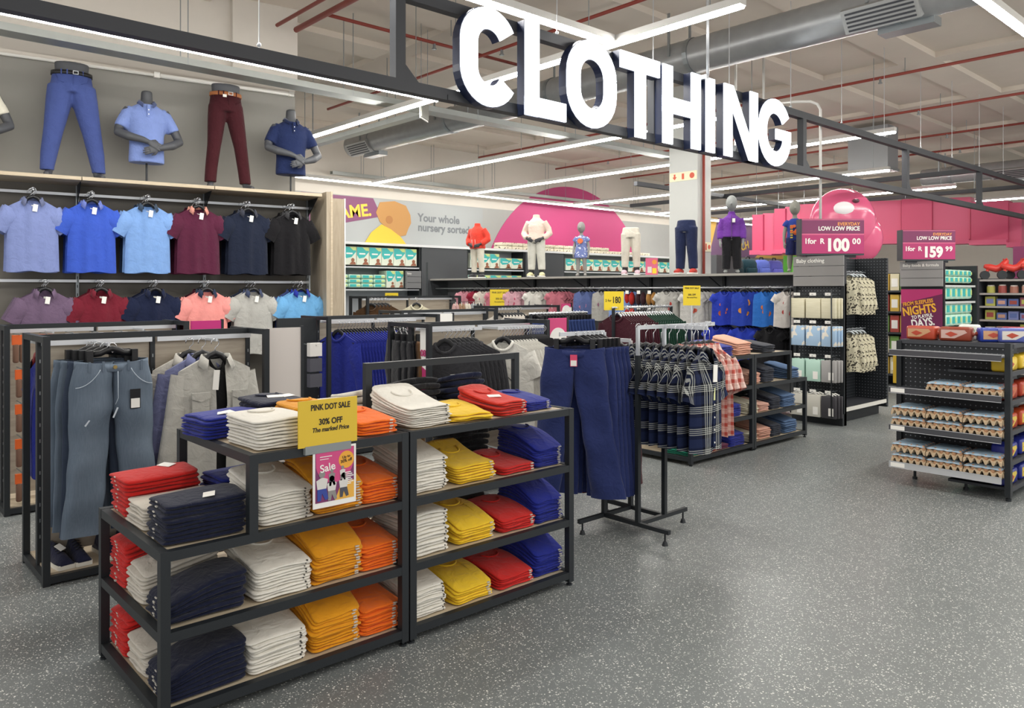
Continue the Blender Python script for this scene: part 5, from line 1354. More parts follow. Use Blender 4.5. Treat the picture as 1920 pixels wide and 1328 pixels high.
# low stands in the distance with baby things
garment_stand(5.9, 9.6, 'far black stand of brown and cream tops left of the small yellow card', w=1.7, d=.5, h=1.52, arms=((.35, 1), (1.1, 1)))
garment_stand(4.55, 9.9, 'far black stand of white socks next to the laminate pillar', w=1.15, d=.45, h=1.5, arms=())
garment_stand(7.2, 8.3, 'far black stand with white slippers behind the blue tops', w=1.28, d=.5, h=1.38, arms=())
garment_stand(5.2, 7.7, 'far low black stand with a rail of hangers', w=1.5, d=.5, h=1.36, arms=(), bars=((.1, 1.3, 1, .1),))
end_board(8.52, 8.72, 8.3, 0, 1.4, plain('#d4477f', .5), 'small magenta arch board far behind the white T-shirts', 1.28)
end_board(8.0, 8.16, 7.75, 0, 1.36, WHITE, 'small blank white board right of the far magenta board')
mt = make_shirt('hanging_jumper', 'x', 'top', fabric('#4a3320'), None, 'crew', (0, 0, 5), None, hw=.23, L=.6, sl=.5, sr=.08, seed=91, long_=True, dep=.03)
bpy.context.view_layer.update()
for k in range(5):
    r = dup(mt, (6.0 + .06 * k, 9.65 - .0 * k, 1.49), rad(-40), f'{NTH[k]} brown top from the left on the far black stand', 'brown tops on the far stand'); recolor(r, fabric('#4c3520')); r.scale = (1, .45, 1)
r = dup(mt, (6.75, 9.6, 1.49), rad(-25), 'cream long sleeve top on the far black stand', None); recolor(r, fabric('#d8d2b8'))
for k in range(8):
    r = dup(mt, (7.3 + .06 * k, 8.35, 1.35), rad(-60), f'{NTH[k]} white baby top on the far stand behind the blue tops', 'white baby tops on the far stand'); recolor(r, fabric('#d5cfc6')); r.scale = (1, .5, 1)
retire(mt)
for k, (cn, hx_) in enumerate((('white', '#dcdad4'), ('white', '#d6d4ce'), ('red', '#9c2a2e'), ('grey', '#5a5d66'), ('white', '#e0ddd5'), ('black', '#1c1c1f'))):
    u = thing('sock_pack', f'{cn} sock pack, {NTH[k]} from the left on the far stand by the pillar', 'sock pack', (4.68 + .15 * k, 9.92, 1.42), 0, 'sock packs on the far stand')
    MB().rbox(-.06, -.02, -.28, .06, .02, -.04, .018).build('socks', fabric(hx_), u); MB().box(-.03, -.026, -.08, .03, -.022, 0).build('card', TAGW if k % 2 else BLACK, u)
    MB().bar((0, .2, 0), (0, -.02, 0), .006).build('peg', STEEL, u)
for k, (cn, hx_) in enumerate((('pink', '#c9a3a0'), ('tan', '#9c7f66'), ('cream', '#d5cdbf'), ('grey', '#8d9296'), ('spotted', '#3a3a3c'))):
    u = thing('plush_slippers', f'{cn} plush slippers, {NTH[k]} from the left on the far stand right of the small card', 'slippers', (7.45 + .12 * k, 9.55, 1.42), 0, 'plush slippers on the far stand')
    for s_ in (-1, 1): MB().ball((s_ * .03, 0, -.15), .036, .04, .13, 8, 8).build('slipper', fabric(hx_), u)
    MB().bar((0, .25, .0), (0, -.03, 0), .006).build('peg', STEEL, u)
    MB().box(-.004, -.004, -.06, .004, .004, 0).build('loop', TAGW, u)

# ---------------------------------------------------------------- back wall nursery shelving
BW = WALL_Y - .6
t = thing('nursery_shelving', 'pale back wall shelving stacked with teal boxes and packs', 'shelving', (0, 0, 0))
bays = ((6.6, 9.97), (11.3, 13.1), (14.5, 20.6))
MB().box(6.6, BW, 2.55, 20.6, WALL_Y - .03, 2.6).build('top_shelf', plain('#dfe1e2', .5), t)
LG = plain('#aab0b4', .6)
for a, b in bays:
    MB().box(a, WALL_Y - .1, 0, b, WALL_Y - .05, 2.55).build('back_panel', LG, t)
    for z in (2.07, 1.6, .8, .2): MB().box(a, BW + .05, z, b, WALL_Y - .05, z + .03).build('shelf', plain('#c9cdd2', .5), t)
    for x in (a, b): MB().box(x - .02, BW + .05, 0, x + .02, WALL_Y - .05, 2.55).build('side_panel', BLACK, t)
for a, b in ((10.0, 11.27), (13.13, 14.47)): MB().box(a, BW + .02, 0, b, BW + .06, 2.55).build('dark_panel', plain('#44474b', .5), t)
TEAL = plain('#3fb9b6', .4); LIME = plain('#cfe08f', .45); PACK = plain('#bfe3cf', .4); SKINP = plain('#9a6248', .6)
def box_pack(x, z, w, h, d, label, y=None, kind='box', grp='teal boxes on the back wall shelves', rz=0, yy=None):
    y = BW + .08 if y is None else y
    u = thing('nappy_box' if kind == 'box' else 'nappy_pack', label, 'box' if kind == 'box' else 'pack', (x, y, z + .0325), rz, grp)
    if kind == 'box':
        MB().box(0, 0, 0, w, d, h).build('carton', plain('#e3ead9', .45), u)
        MB().prism([(.005, h * .55), (w * .2, h * .35), (w * .62, h * .42), (w - .005, h * .72), (w - .005, h - .005), (.005, h - .005)], -.003, 0).build('teal_field', TEAL, u)
        MB().prism([(w * .45, h - .005), (w * .75, h * .8), (w - .005, h * .8), (w - .005, h - .005)], -.005, -.003).build('lime_corner', LIME, u)
        MB().box(w * .2, -.0055, h * .58, w * .7, -.003, h * .66).build('white_wordmark', TAGW, u)
        MB().prism(disc_poly(w * .72, h * .26, w * .14, 0, 360, 12)[:-1], -.005, -.003).prism([(w * .45, .005), (w - .01, .005), (w * .9, h * .16), (w * .6, h * .16)], -.005, -.003).build('printed_baby', SKINP, u)
    else:
        MB().rbox(0, 0, 0, w, d, h, min(.03, h * .4)).build('bag', PACK, u)
        MB().box(w * .1, -.003, h * .2, w * .6, .002, h * .8).build('teal_print', TEAL, u); MB().box(w * .65, -.003, h * .3, w * .9, .002, h * .7).build('lime_print', LIME, u)
    return u
for i in range(8): box_pack(7.5 + i * .302, 2.1, .29, .37, .3, f'teal nappy box, top row left of dark panel, {NTH[i]} from left')
for j in range(3):
    for i in range(4): box_pack(7.92 + i * .3, 1.63 + j * .092, .29, .087, .3, f'mint nappy pack in lower left pile, {NTH[i]} from left, {("bottom", "middle", "top")[j]} layer', kind='pack', grp='mint packs in the lower left pile')
for i in range(2): box_pack(9.13 + i * .22, 1.63, .21, .36, .3, f'teal nappy box beside the grey category header, {NTH[i]} one')
u = thing('category_header', 'grey slatted category header at the end of the mint packs', 'sign', (9.57, BW + .0, 1.65))
for k in range(3): MB().box(0, 0, k * .128, .4, .03, k * .128 + .12).build('slat', plain('#77787a', .6), u)
text('Baby', .06, TAGW, u, (.03, -.002, .3))
for i in range(3): box_pack(11.42 + i * .3, 2.1, .29, .34, .3, f'teal nappy box behind the red hoodie mannequin, {NTH[i]} from the left')
for i in range(2): box_pack(12.34 + i * .37, 2.1, .36, .25, .3, f'wide pale teal box beside the white trousers, {NTH[i]} one')
for i in range(5): box_pack(11.35 + i * .34, 1.63, .32, .3, .3, f'teal nappy box low behind the red hoodie mannequin, {NTH[i]} from the left')
for i in range(15): box_pack(14.6 + i * .36, 2.1, .34, .3, .3, f'teal nappy box, top row right of second dark panel, {NTH[i]} from left')
for i in range(14): box_pack(14.6 + i * .4, 1.63, .37, .28, .3, f'teal nappy box, lower row right of second dark panel, {NTH[i]} from left')
for i in range(16):
    u = thing('wrapped_pack', f'spotted white pack on top of the back wall shelving, {NTH[i]} from the left', 'pack', (12.4 + i * .36, BW + .1, 2.602), 0, 'spotted packs on the top shelf')
    for j in range(2 if i < 11 else 1): MB().rbox(0, 0, j * .085, .34, .3, j * .085 + .08, .02).build('pack_layer', speckle('spots', '#dcd3bd', '#4a443c', 16, .63), u)
t = thing('sale_poster', 'small pink and orange sale poster standing near the cream leggings', 'poster', (GX + .1, 7.2, 1.833), rad(-50))
MB().box(-.09, -.006, 0, .09, 0, .25).build('sheet', plain('#d9688a', .6), t); MB().prism(disc_poly(.04, .19, .035, 0, 360, 14)[:-1], -.009, -.006).build('roundel', plain('#e99a3c', .6), t)
m_ = MB(); m_.box(-.06, -.008, .03, .0, -.006, .12, 0); m_.box(.01, -.008, .02, .07, -.006, .1, 1); m_.build('printed_figures', [G2, YEL], t)

# ---------------------------------------------------------------- right part of the back wall: posters, bags, pink bulkhead
t = thing('wall_banner', 'orange and purple school banner far behind the purple jacket mannequin', 'banner', (20.2, WALL_Y - .03, 0))
MB().box(0, -.02, 2.75, 8, 0, 4.0).build('panel', plain('#7d5f80', .6), t)
MB().prism([(0, 2.75), (1.6, 2.75), (2.1, 4.0), (0, 4.0)], -.024, -.02).build('orange_field', plain('#e6ba5f', .6), t)
MB().prism([(4.4, 2.75), (7.6, 2.75), (7.6, 3.5), (5.4, 3.3)], -.024, -.02).build('orange_field', plain('#e2b666', .6), t)
text('ER', .36, plain('#ddd7dd', .6), t, (3.3, -.025, 3.2), (PI / 2, -.25, 0), bold=.02); text('E SCH', .36, plain('#e8c458', .6), t, (3.1, -.025, 2.85), (PI / 2, -.25, 0), bold=.03)
u = thing('bag_shelving', 'far low shelf of school bags between the mannequin feet', 'shelving', (0, 0, 0))
MB().box(13.6, 8.9, 1.86, 17.3, 9.4, 1.9).build('shelf', plain('#5a5c60', .5), u); MB().box(13.6, 9.36, 0, 17.3, 9.42, 1.86).build('back_panel', BLACK, u); MB().box(13.6, 8.9, 1.9, 14.3, 9.3, 2.32).build('dark_box', BPN, u)
for k, (cn, hx_, x) in enumerate((('dark green', '#1d3138', 14.6), ('dark teal', '#1c3a44', 15.15), ('periwinkle', '#5f6fc4', 15.7), ('lilac blue', '#6b6cc9', 16.25))):
    b_ = thing('backpack', f'{cn} backpack on the far shelf between the mannequin feet', 'backpack', (x, 9.13, 1.903), rad(-20), 'backpacks on the far shelf')
    MB().rbox(-.2, -.12, 0, .2, .12, .38, .1).build('bag_body', fabric(hx_), b_); MB().rbox(-.14, -.17, .03, .14, -.1, .2, .05).build('front_pocket', fabric(hx_), b_); MB().tube([(-.05, 0, .37), (-.04, 0, .43), (.04, 0, .43), (.05, 0, .37)], .012, 6).build('handle', HANG, b_)
b_ = thing('toy', 'bright green toy box beside the vest mannequin feet', 'toy', (16.85, 9.05, 1.903), 0)
MB().box(-.15, -.1, 0, .15, .1, .5).build('box_body', plain('#5fc23a', .5), b_); MB().box(-.1, -.104, .1, .1, -.1, .4).build('window', plain('#8be06a', .3), b_)

PINK = plain('#d85a7e', .4); PINK2 = plain('#cf4a70', .4)
t = thing('bulkhead', 'stepped pink bulkhead of tall panels curving above the far aisle', 'bulkhead', (0, 0, 0))
path = [(15.73, 9.37, 2.5, 3.3), (15.84, 9.17, 2.49, 3.33), (15.96, 8.96, 2.51, 3.42), (16.07, 8.76, 2.53, 3.46), (16.22, 8.49, 2.57, 3.5), (16.45, 8.06, 2.59, 3.51), (16.68, 7.63, 2.67, 3.5), (16.87, 7.27, 2.69, 3.52), (17.16, 6.71, 2.67, 3.53), (17.41, 6.2, 2.66, 3.53), (17.72, 5.56, 2.63, 3.42), (18.0, 4.97, 2.57, 3.38), (18.1, 4.75, 2.55, 3.38)]
for i in range(len(path) - 1):
    (xa, ya, z0, z1), (xb, yb, *_r) = path[i], path[i + 1]
    d = (Vector((xb, yb)) - Vector((xa, ya))); n = Vector((d.y, -d.x)).normalized() * (-.06 * (i % 2))
    m_ = MB(); vs = [(xa + n.x, ya + n.y), (xb + n.x, yb + n.y), (xb + n.x + .3, yb + n.y + .0), (xa + n.x + .3, ya + n.y)]
    m_.loft([[(x, y, z) for x, y in vs] for z in (z0, z1)], True, True, 0, False); m_.build('panel', PINK if i % 2 else PINK2, t)
    m_ = MB(); vs = [(xa - .12, ya), (xb - .12, yb), (xb + .34, yb), (xa + .34, ya)]; m_.loft([[(x, y, z) for x, y in vs] for z in (z0 - .1, z0)], True, True, 0, False); m_.build('ledge', PINK, t)
for i in range(0, len(path) - 1, 2): x, y = path[i][:2]; MB().box(x + .15, y - .02, path[i][3] - .2, x + .156, y - .014, CT).build('suspension_cable', STEEL, t)
t = thing('foil_balloon', 'round pink foil balloon behind the R 100 price sign', 'balloon', (10.6, 4.92, 2.55), rad(-40))
MB().ball((0, 0, 0), .46, .2, .46, 24, 16).build('balloon_body', plain('#dc5f86', .18), t)
MB().ball((.28, .05, -.22), .3, .17, .34, 20, 12).build('balloon_lobe', plain('#dc5f86', .18), t); MB().ball((-.06, -.16, .16), .15, .05, .1, 16, 10).build('white_patch', plain('#f3eef0', .25), t); MB().ball((.1, -.17, .27), .05, .03, .03, 10, 8).build('dark_patch', plain('#5a3440', .3), t)
m_ = MB(); m_.tube([(0, 0, -.45), (0.02, 0, -.7), (0, 0, -2.5)], .004, 5); m_.cyl((0, 0, -2.55), .06, .06, 12); m_.build('ribbon_weight', SILVER, t)
# ---------------------------------------------------------------- baby clothing bay with its endcap
V = rad(-42.1)
PEG = None
def peg_mat():
    m, nt, b = new_mat('pegboard')
    tc = nd(nt, 'ShaderNodeTexCoord'); sx = nd(nt, 'ShaderNodeSeparateXYZ'); nt.links.new(tc.outputs['Object'], sx.inputs[0])
    fx = mth(nt, 'SUBTRACT', mth(nt, 'FRACT', mth(nt, 'MULTIPLY', mth(nt, 'ADD', mth(nt, 'ADD', sx.outputs[0], sx.outputs[1]), 40.0), 26.0)), .5)
    fz = mth(nt, 'SUBTRACT', mth(nt, 'FRACT', mth(nt, 'MULTIPLY', mth(nt, 'ADD', sx.outputs[2], 40.0), 26.0)), .5)
    d = mth(nt, 'ADD', mth(nt, 'MULTIPLY', fx, fx), mth(nt, 'MULTIPLY', fz, fz))
    nt.links.new(mixc(nt, mth(nt, 'LESS_THAN', d, .016), hexc('#202429'), hexc('#8d9096')), b.inputs['Base Color'])
    b.inputs['Roughness'].default_value = .5
    return m
PEG = peg_mat()
t = thing('endcap_bay', 'tall black pegboard bay of baby clothing with packs and leopard jackets', 'shelving', (0, 0, 0))
MB().box(9.1, 4.2, .02, 9.14, 4.84, 1.68).build('front_panel', PEG, t)
MB().box(9.14, 4.63, .1, 10.35, 4.67, 2.02).build('back_panel', PEG, t); MB().box(10.33, 4.22, .1, 10.37, 4.67, 2.02).build('wing_panel', PEG, t)
MB().box(9.08, 4.2, 0, 9.14, 4.24, 2.0).box(9.08, 4.8, 0, 9.14, 4.84, 2.0).build('upright', BLACK, t)
MB().box(9.04, 4.2, 0, 9.14, 4.84, .14).box(9.14, 4.34, 0, 10.37, 4.66, .12).build('base', BLACK, t)
MB().box(9.12, 4.24, .17, 10.36, 4.63, .19).build('base_shelf', DARK, t); MB().box(9.12, 4.225, .155, 10.36, 4.24, .2).build('shelf_edge_strip', plain('#dcdad2', .5), t)
for Y_ in (4.25, 4.76): MB().tube([(8.86, Y_, .12), (8.86, Y_, 1.62), (9.1, Y_, 1.62)], .007, 6).build('wire_upright', BLACK, t)
u = thing('category_header', 'grey slatted Baby clothing header on the black bay', 'sign', (9.06, 4.82, 1.655), -PI / 2)
for k in range(3): MB().box(0, -.02, k * .122, .63, .0, k * .122 + .116).build('slat', plain('#8a8887', .6), u)
text('Baby clothing', .066, TAGW, u, (.04, -.022, .285), bold=.01)
def price_board(x, y, z, label, big):
    u = thing('price_board', label, 'price sign', (x, y, z), V)
    MB().box(-.385, 0, .0, .385, .1, .44).build('box_body', plain('#43454b', .5), u)
    MB().box(-.38, -.008, .02, .38, 0, .245).build('magenta_panel', MAG, u); MB().box(-.38, -.008, .265, .38, 0, .43).build('purple_panel', plain('#80335f', .5), u)
    MB().box(-.38, -.01, .245, .38, 0, .262).box(-.38, -.01, .425, .38, 0, .435).build('pink_rib', plain('#d8668e', .5), u)
    text('EVERYDAY', .056, plain('#f0a45a', .5), u, (.33, -.0095, .36), bold=.02, align='RIGHT'); text('LOW LOW PRICE', .07, TAGW, u, (.33, -.0095, .3), bold=.03, align='RIGHT', sx=.92)
    text('1for', .09, TAGW, u, (-.345, -.0095, .14), bold=.03, sx=.95); text('R', .09, TAGW, u, (-.155, -.0095, .14), bold=.025)
    text(big[0], .205, TAGW, u, (-.085, -.0095, .055), bold=.05, sx=.93); text(big[1], .095, TAGW, u, (.238, -.0095, .137), bold=.03, spacing=1.15)
    MB().box(-.395, -.012, 0, -.375, .12, .44).build('dark_edge', DARK, u)
    MB().box(-.3, .03, -.03, .3, .07, .0).build('foot', DARK, u)
    return u
price_board(9.24, 4.42, 2.03, 'magenta price sign reading R 100 above the Baby clothing bay', ('100', '00'))
price_board(11.95, 4.3, 2.03, 'magenta price sign reading R 159.99 above the Baby foods header', ('159', '99'))
MUSL = wood('#e6e0c8', '#d8d2b4', 'muslin', (3, 3, 40)); BLUP = speckle('blueprint', '#a9c6e2', '#ece6dc', 11, .55)
rows = ((1.55, .28, 'cream muslin pack', MUSL, 'top'), (1.22, .28, 'blue patterned pack', BLUP, 'second'), (.82, .3, 'mint baby pack', plain('#b9dccd', .4), 'third'), (.4, .3, 'clear hanger pack', plain('#cfccc2', .35), 'bottom'))
for z, h, nm, m_, rn in rows:
    for c, Y_ in enumerate((4.68, 4.48, 4.29)):
        for k in range(3):
            mm = m_
            if rn == 'third' and c == 2: mm = plain('#a9a7a6', .5)
            if rn == 'bottom' and c == 2: mm = plain('#3f3d42', .5)
            u = thing('clothing_pack', f'{("front", "middle", "rear")[k]} {nm} in the {("left", "centre", "right")[c]} column, {rn} row of the baby bay', 'pack', (8.88 + .055 * k, Y_ - .012 * k, z), -PI / 2, f'{nm}s in the {("left", "centre", "right")[c]} column')
            MB().rbox(-.09, -.012, -h, .09, .012, -.04, .008).build('bag', mm, u)
            mb = MB(); mb.tube([(-.05, 0, -.035), (0, 0, -.015), (.05, 0, -.035)], .008, 6); mb.build('hanger_head', BLACK if z > .5 else TAGW, u)
            if k == 0: MB().box(-.04, -.016, -.01, .04, -.013, .025).build('price_ticket', TAGW, u)
            if k == 0 and rn in ('third', 'bottom'): MB().box(.0, -.0145, -h + .03, .06, -.011, -h + .12).build('sticker', TAGW, u)
        MB().bar((9.1, Y_, z + .005), (8.84, Y_, z + .005), .006).build('peg', STEEL, t)
LEO = speckle('leopard', '#cfc8ae', '#3a342a', 42, .57)
jk = make_shirt('leopard_jacket', 'x', 'jacket', LEO, plain('#d8d2bc', .8), 'crew', (0, 0, 5), None, hw=.17, L=.48, sl=.36, sr=.06, z0=-.06, wshoulder=.14, slope=.05, dep=.04, seed=95, long_=True, hmat=STEEL)
bpy.context.view_layer.update()
for rn, z in (('upper', 1.84), ('lower', 1.12)):
    MB().bar((9.45, 4.44, z - .004), (10.2, 4.44, z - .004), .01, .014).bar((10.15, 4.44, z - .004), (10.15, 4.64, z - .004), .01).build('hang_arm', STEEL, t)
    for k in range(4): dup(jk, (9.72 + .11 * k, 4.44, z), -PI / 2 + rad(34 + (k * 11 % 13) - 6), f'{NTH[k]} leopard print baby jacket from the left on the {rn} arm', f'leopard jackets on the {rn} arm')
retire(jk)

# ---------------------------------------------------------------- nappy aisle end with magenta poster
t = thing('endcap_bay', 'baby foods aisle end with magenta poster and shelves of mint packs', 'shelving', (0, 0, 0))
MB().box(11.9, 4.08, 0, 11.96, 4.66, 2.0).build('end_panel', BLACK, t); MB().box(11.96, 4.5, 0, 13.35, 4.55, 1.98).build('back_panel', BLACK, t)
MB().box(13.33, 4.1, 0, 13.37, 4.55, 1.98).build('side_panel', BLACK, t)
for z in (1.68, 1.44, 1.05, .6, .15): MB().box(11.96, 4.12, z - .03, 13.33, 4.5, z).build('shelf', plain('#c9ccca', .5), t)
u = thing('category_header', 'grey slatted Baby foods and formula header over the magenta poster', 'sign', (11.88, 4.66, 1.66), -PI / 2)
for k in range(3): MB().box(0, -.02, k * .122, .58, .0, k * .122 + .116).build('slat', plain('#959493', .6), u)
text('Baby foods & formula', .056, TAGW, u, (.04, -.022, .285), bold=.012)
u = thing('wall_poster', 'magenta poster reading FROM SLEEPLESS NIGHTS TO PLAYFUL DAYS', 'poster', (11.885, 4.65, .35), -PI / 2)
MB().box(0, -.008, 0, .56, 0, 1.27).build('panel', plain('#6e2350', .5), u); MB().prism([(0, 1.06), (.56, 1.2), (.56, 1.27), (0, 1.27)], -.011, -.008).build('magenta_field', MAG, u); MB().box(0, -.011, 0, .56, -.008, .36).build('yellow_field', plain('#d9ae2e', .5), u)
for bd, sz, x_, z_, m_ in (('FROM SLEEPLESS', .075, .03, .93, plain('#eda73c', .5)), ('NIGHTS', .17, .03, .79, plain('#f0b53a', .5)), ('TO PLAYFUL', .068, .15, .745, TAGW), ('DAYS.', .155, .15, .625, TAGW)):
    text(bd, sz, m_, u, (x_, -.0118, z_ + .09), (PI / 2, -.16, 0), bold=.03, sx=.76)
for z, n, hh, lay, nm in ((1.68, 7, .1, 2, 'top'), (1.44, 6, .2, 1, 'second'), (1.05, 6, .17, 2, 'third'), (.6, 6, .2, 1, 'fourth')):
    for j in range(lay):
        for i in range(n):
            w = 1.3 / n
            box_pack(11.99 + i * w, z + j * hh, w - .01, hh - .005, .3, f'{"" if lay == 1 else ("lower ", "upper ")[j]}mint nappy pack on the {nm} shelf of the aisle end, {NTH[i]} from left', 4.15, 'pack', 'mint packs on the aisle end')
# goods shelf glimpsed between the two bays
t = thing('grocery_shelf', 'narrow view of grocery shelving between the two black bays', 'shelving', (0, 0, 0))
MB().box(13.9, 4.9, 0, 13.95, 6.2, 1.9).build('back_panel', BLACK, t)
for k, z in enumerate((.2, .55, .9, 1.25, 1.6)):
    MB().box(13.5, 4.9, z - .03, 13.9, 6.2, z).build('shelf', DARK, t)
    for i in range(4):
        b_ = thing('carton', f'{("yellow", "cream", "green", "red")[(i + k) % 4]} carton, {NTH[i]} from the left on grocery shelf {("bottom", "second", "third", "fourth", "top")[k]} level', 'carton', (13.55, 5.02 + .16 * (3 - i), z + .002), 0, 'cartons between the black bays')
        MB().box(0, 0, 0, .2, .14, .28).build('box_body', plain(('#d9b24a', '#e0d6b4', '#6f9a4a', '#a8433a')[(i + k) % 4], .5), b_); MB().box(-.003, .02, .06, 0, .12, .2).build('printed_label', TAGW, b_)

# ---------------------------------------------------------------- egg stand and bread
EX0 = 6.66
t = thing('egg_stand', 'black gondola end with trays of eggs and loaves on top', 'shelving', (0, 0, 0))
MB().box(6.98, 1.9, .1, 7.02, 2.74, 1.17).build('back_panel', PEG, t); MB().box(6.96, 1.88, 1.15, 8.6, 2.74, 1.182).build('top_deck', DARK, t)
MB().box(6.74, 1.845, .03, 6.79, 1.885, 1.2).build('corner_post', BLACK, t)
MB().box(7.02, 2.3, .1, 8.6, 2.34, 1.15).build('divider_panel', BLACK, t)
MB().box(6.95, 2.72, .1, 7.0, 2.76, 1.17).build('rear_upright', BLACK, t); MB().box(6.98, 2.74, .8, 7.0, 2.8, 1.08).build('yellow_side_card', plain('#d9b22e', .5), t)
for z in (1.11, .8, .49, .185):
    MB().box(EX0 + .012, 1.9, z - .025, 6.98, 2.7, z - .012).build('shelf', DARK if z < 1 else plain('#8b8d90', .5), t)
    s = MB().box(EX0, 1.885, z - .045, EX0 + .012, 2.705, z + .005).build('price_rail', plain('#4a4b50', .35) if z > .2 else plain('#b9bbbe', .35), t)
    MB().box(EX0 - .002, 1.885, z - .046, EX0 + .004, 2.705, z - .042).box(EX0 - .002, 1.885, z + .001, EX0 + .004, 2.705, z + .005).build('clear_lip', plain('#c2c4c8', .2), s)
    if z < 1: MB().box(EX0 - .004, 2.58, z - .038, EX0 - .001, 2.69, z - .004).build('price_ticket', TAGW, s)
for y, x in ((2.62, 6.98), (2.2, 6.9), (1.865, 6.765), (1.9, 8.4)): MB().cyl((x, y, 0), .02, .02, 10).cyl((x, y, .02), .012, .13, 8).build('foot', BLACK, t)
for z in (.98, .76, .53, .3, .1): MB().box(6.8, 1.86, z - .03, 8.6, 2.3, z - .01).box(6.8, 1.85, z - .035, 8.6, 1.862, z).build('side_shelf', DARK, t)
def egg_tray_mesh():
    n = 43; L = .265; mb = MB(); top, bot = [], []
    for j in range(n):
        rt, rb = [], []
        for i in range(n):
            u_, v_ = i / (n - 1), j / (n - 1); qu, qv = .07 + .86 * u_, .07 + .86 * v_; c = cos(2 * PI * 6 * qu) * cos(2 * PI * 6 * qv); pk = (.5 - .5 * cos(2 * PI * 6 * qu)) * (.5 - .5 * cos(2 * PI * 6 * qv))
            x, y = (u_ - .5) * L, (v_ - .5) * L
            rt.append((x, y, .05 - .034 * pk + .012 * max(0, c))); rb.append((x, y, max(0, .04 - .05 * pk)))
        top.append(rt); bot.append(rb)
    mb.loft(top, False, False, 0, True); mb.loft(bot, False, False, 0, True)
    def edge(a, b): mb.loft([a, b], False, False, 0, False)
    edge(top[0], bot[0]); edge(top[-1], bot[-1]); edge([r[0] for r in top], [r[0] for r in bot]); edge([r[-1] for r in top], [r[-1] for r in bot])
    return mb
TRAYM = plain('#cdb697', .9, 0, .2, .15); FILM = plain('#a9c3d6', .15, 0, .6, .3)
e0 = thing('egg_tray', 'x', 'egg tray', (0, 0, 5))
egg_tray_mesh().build('pulp_tray', TRAYM, e0)
mb = MB()
for i in range(6):
    for j in range(5): mb.ball((-.1104 + i * .0442, -.106 + j * .053, .052), .019, .019, .026, 8, 6)
mb.build('eggs', plain('#c79a78', .5), e0)
rg = []
for j in range(13):
    row = []
    for i in range(13):
        x, y = (i / 12 - .5) * .26, (j / 12 - .5) * .26; e = max(abs(i - 6), abs(j - 6)) / 6
        row.append((x, y, .083 - .02 * max(0, e - .75) * 4 + .003 * sin(i * 1.9 + j * 2.3)))
    rg.append(row)
mb = MB(); mb.loft(rg, False, False, 0, True); f_ = mb.build('printed_film', FILM, e0); sd = f_.modifiers.new('thick', 'SOLIDIFY'); sd.thickness = .002
bpy.context.view_layer.update()
for z, lay, cols in ((.8, 1, (1, 2)), (.49, 2, (0, 1, 2)), (.185, 2, (0, 1, 2))):
    rn = {.8: 'upper egg', .49: 'middle egg', .185: 'bottom egg'}[z]
    for c in cols:
        for k in range(lay):
            dup(e0, (EX0 + .155, 2.565 - .272 * c, z - .009 + .091 * k), rad(90), f'{("lower ", "upper ")[k] if lay > 1 else ""}egg tray in the {("left", "middle", "right")[c]} column of the {rn} shelf', f'egg trays on the {rn} shelf')
retire(e0)
def loaf(x, y, z, rz, label, c1, c2, L=.24, h=.115, w=.12, grp='loaves on the egg stand'):
    u = thing('bread_loaf', label, 'bread', (x, y, z), rz, grp)
    MB().rbox(-L / 2, -w / 2, 0, L / 2, w / 2, h, .018).build('wrapped_loaf', c1, u)
    MB().prism([(-L * .42, h * .2), (L * .0, h * .2), (L * .38, h * .62), (L * .3, h * .8), (-L * .42, h * .8)], -w / 2 - .002, -w / 2 + .004).build('printed_label', c2, u)
    MB().prism([(-L * .3, h * .5), (-L * .12, h * .3), (L * .1, h * .5), (-L * .12, h * .68)], -w / 2 - .004, -w / 2 - .002).build('printed_diamond', plain('#b5452f', .4), u)
    MB().tube([(L / 2 - .01, 0, h * .5), (L / 2 + .012, 0, h * .5), (L / 2 + .03, .01, h * .55)], [.035, .01, .02], 8).build('twisted_end', c1, u)
    return u
BR, TAN, BLU, REDB, YLB = plain('#8e3f2c', .3), plain('#c79a72', .4), plain('#2a3f9a', .25), plain('#a02c33', .3), plain('#dfbb33', .35)
loaf(7.08, 2.59, 1.183, -PI / 2 - .1, 'red-brown wrapped loaf at the left end of the egg stand top', plain('#b0452e', .3), TAN)
loaf(7.08, 2.33, 1.183, -PI / 2 + .1, 'second red-brown loaf on the egg stand top', BR, plain('#c8a9a0', .4))
b_ = loaf(7.3, 2.3, 1.183, -PI / 2, 'white and green carton behind the red loaves', plain('#dfe3d8', .4), plain('#8fbf9a', .4), .15, .13, .1)
loaf(7.15, 2.07, 1.183, -PI / 2 + .6, 'blue wrapped loaf on the egg stand top', BLU, TAN); loaf(7.2, 1.96, 1.183, -PI / 2 + .7, 'white-lined blue loaf beside the first blue loaf', plain('#5661a8', .3), plain('#d9d3cb', .4))
loaf(7.45, 1.98, 1.183, -PI / 2 + .3, 'maroon wrapped loaf at the right end of the egg stand top', REDB, plain('#8f9196', .4))
for z, nm, c1, c2, hh in ((.97, 'yellow', YLB, plain('#efd257', .4), .11), (.75, 'orange-red bag of', plain('#b8412a', .3), plain('#c9683c', .4), .12), (.52, 'red and yellow', plain('#c14a26', .3), plain('#e3c24a', .4), .12), (.29, 'blue and yellow', plain('#2b3490', .3), plain('#e3c84a', .4), .12), (.09, 'blue and yellow', plain('#2b3490', .3), plain('#e3c84a', .4), .12)):
    for k in range(4):
        lvl = {.97: 'first', .75: 'second', .52: 'third', .29: 'fourth', .09: 'lowest'}[z]
        loaf(6.95 + .34 * k, 1.945, z + .002, 0, f'{nm} loaf, {NTH[k]} along the {lvl} side shelf of the egg stand', c1, c2, .25, hh, .12, 'loaves on the side shelves')

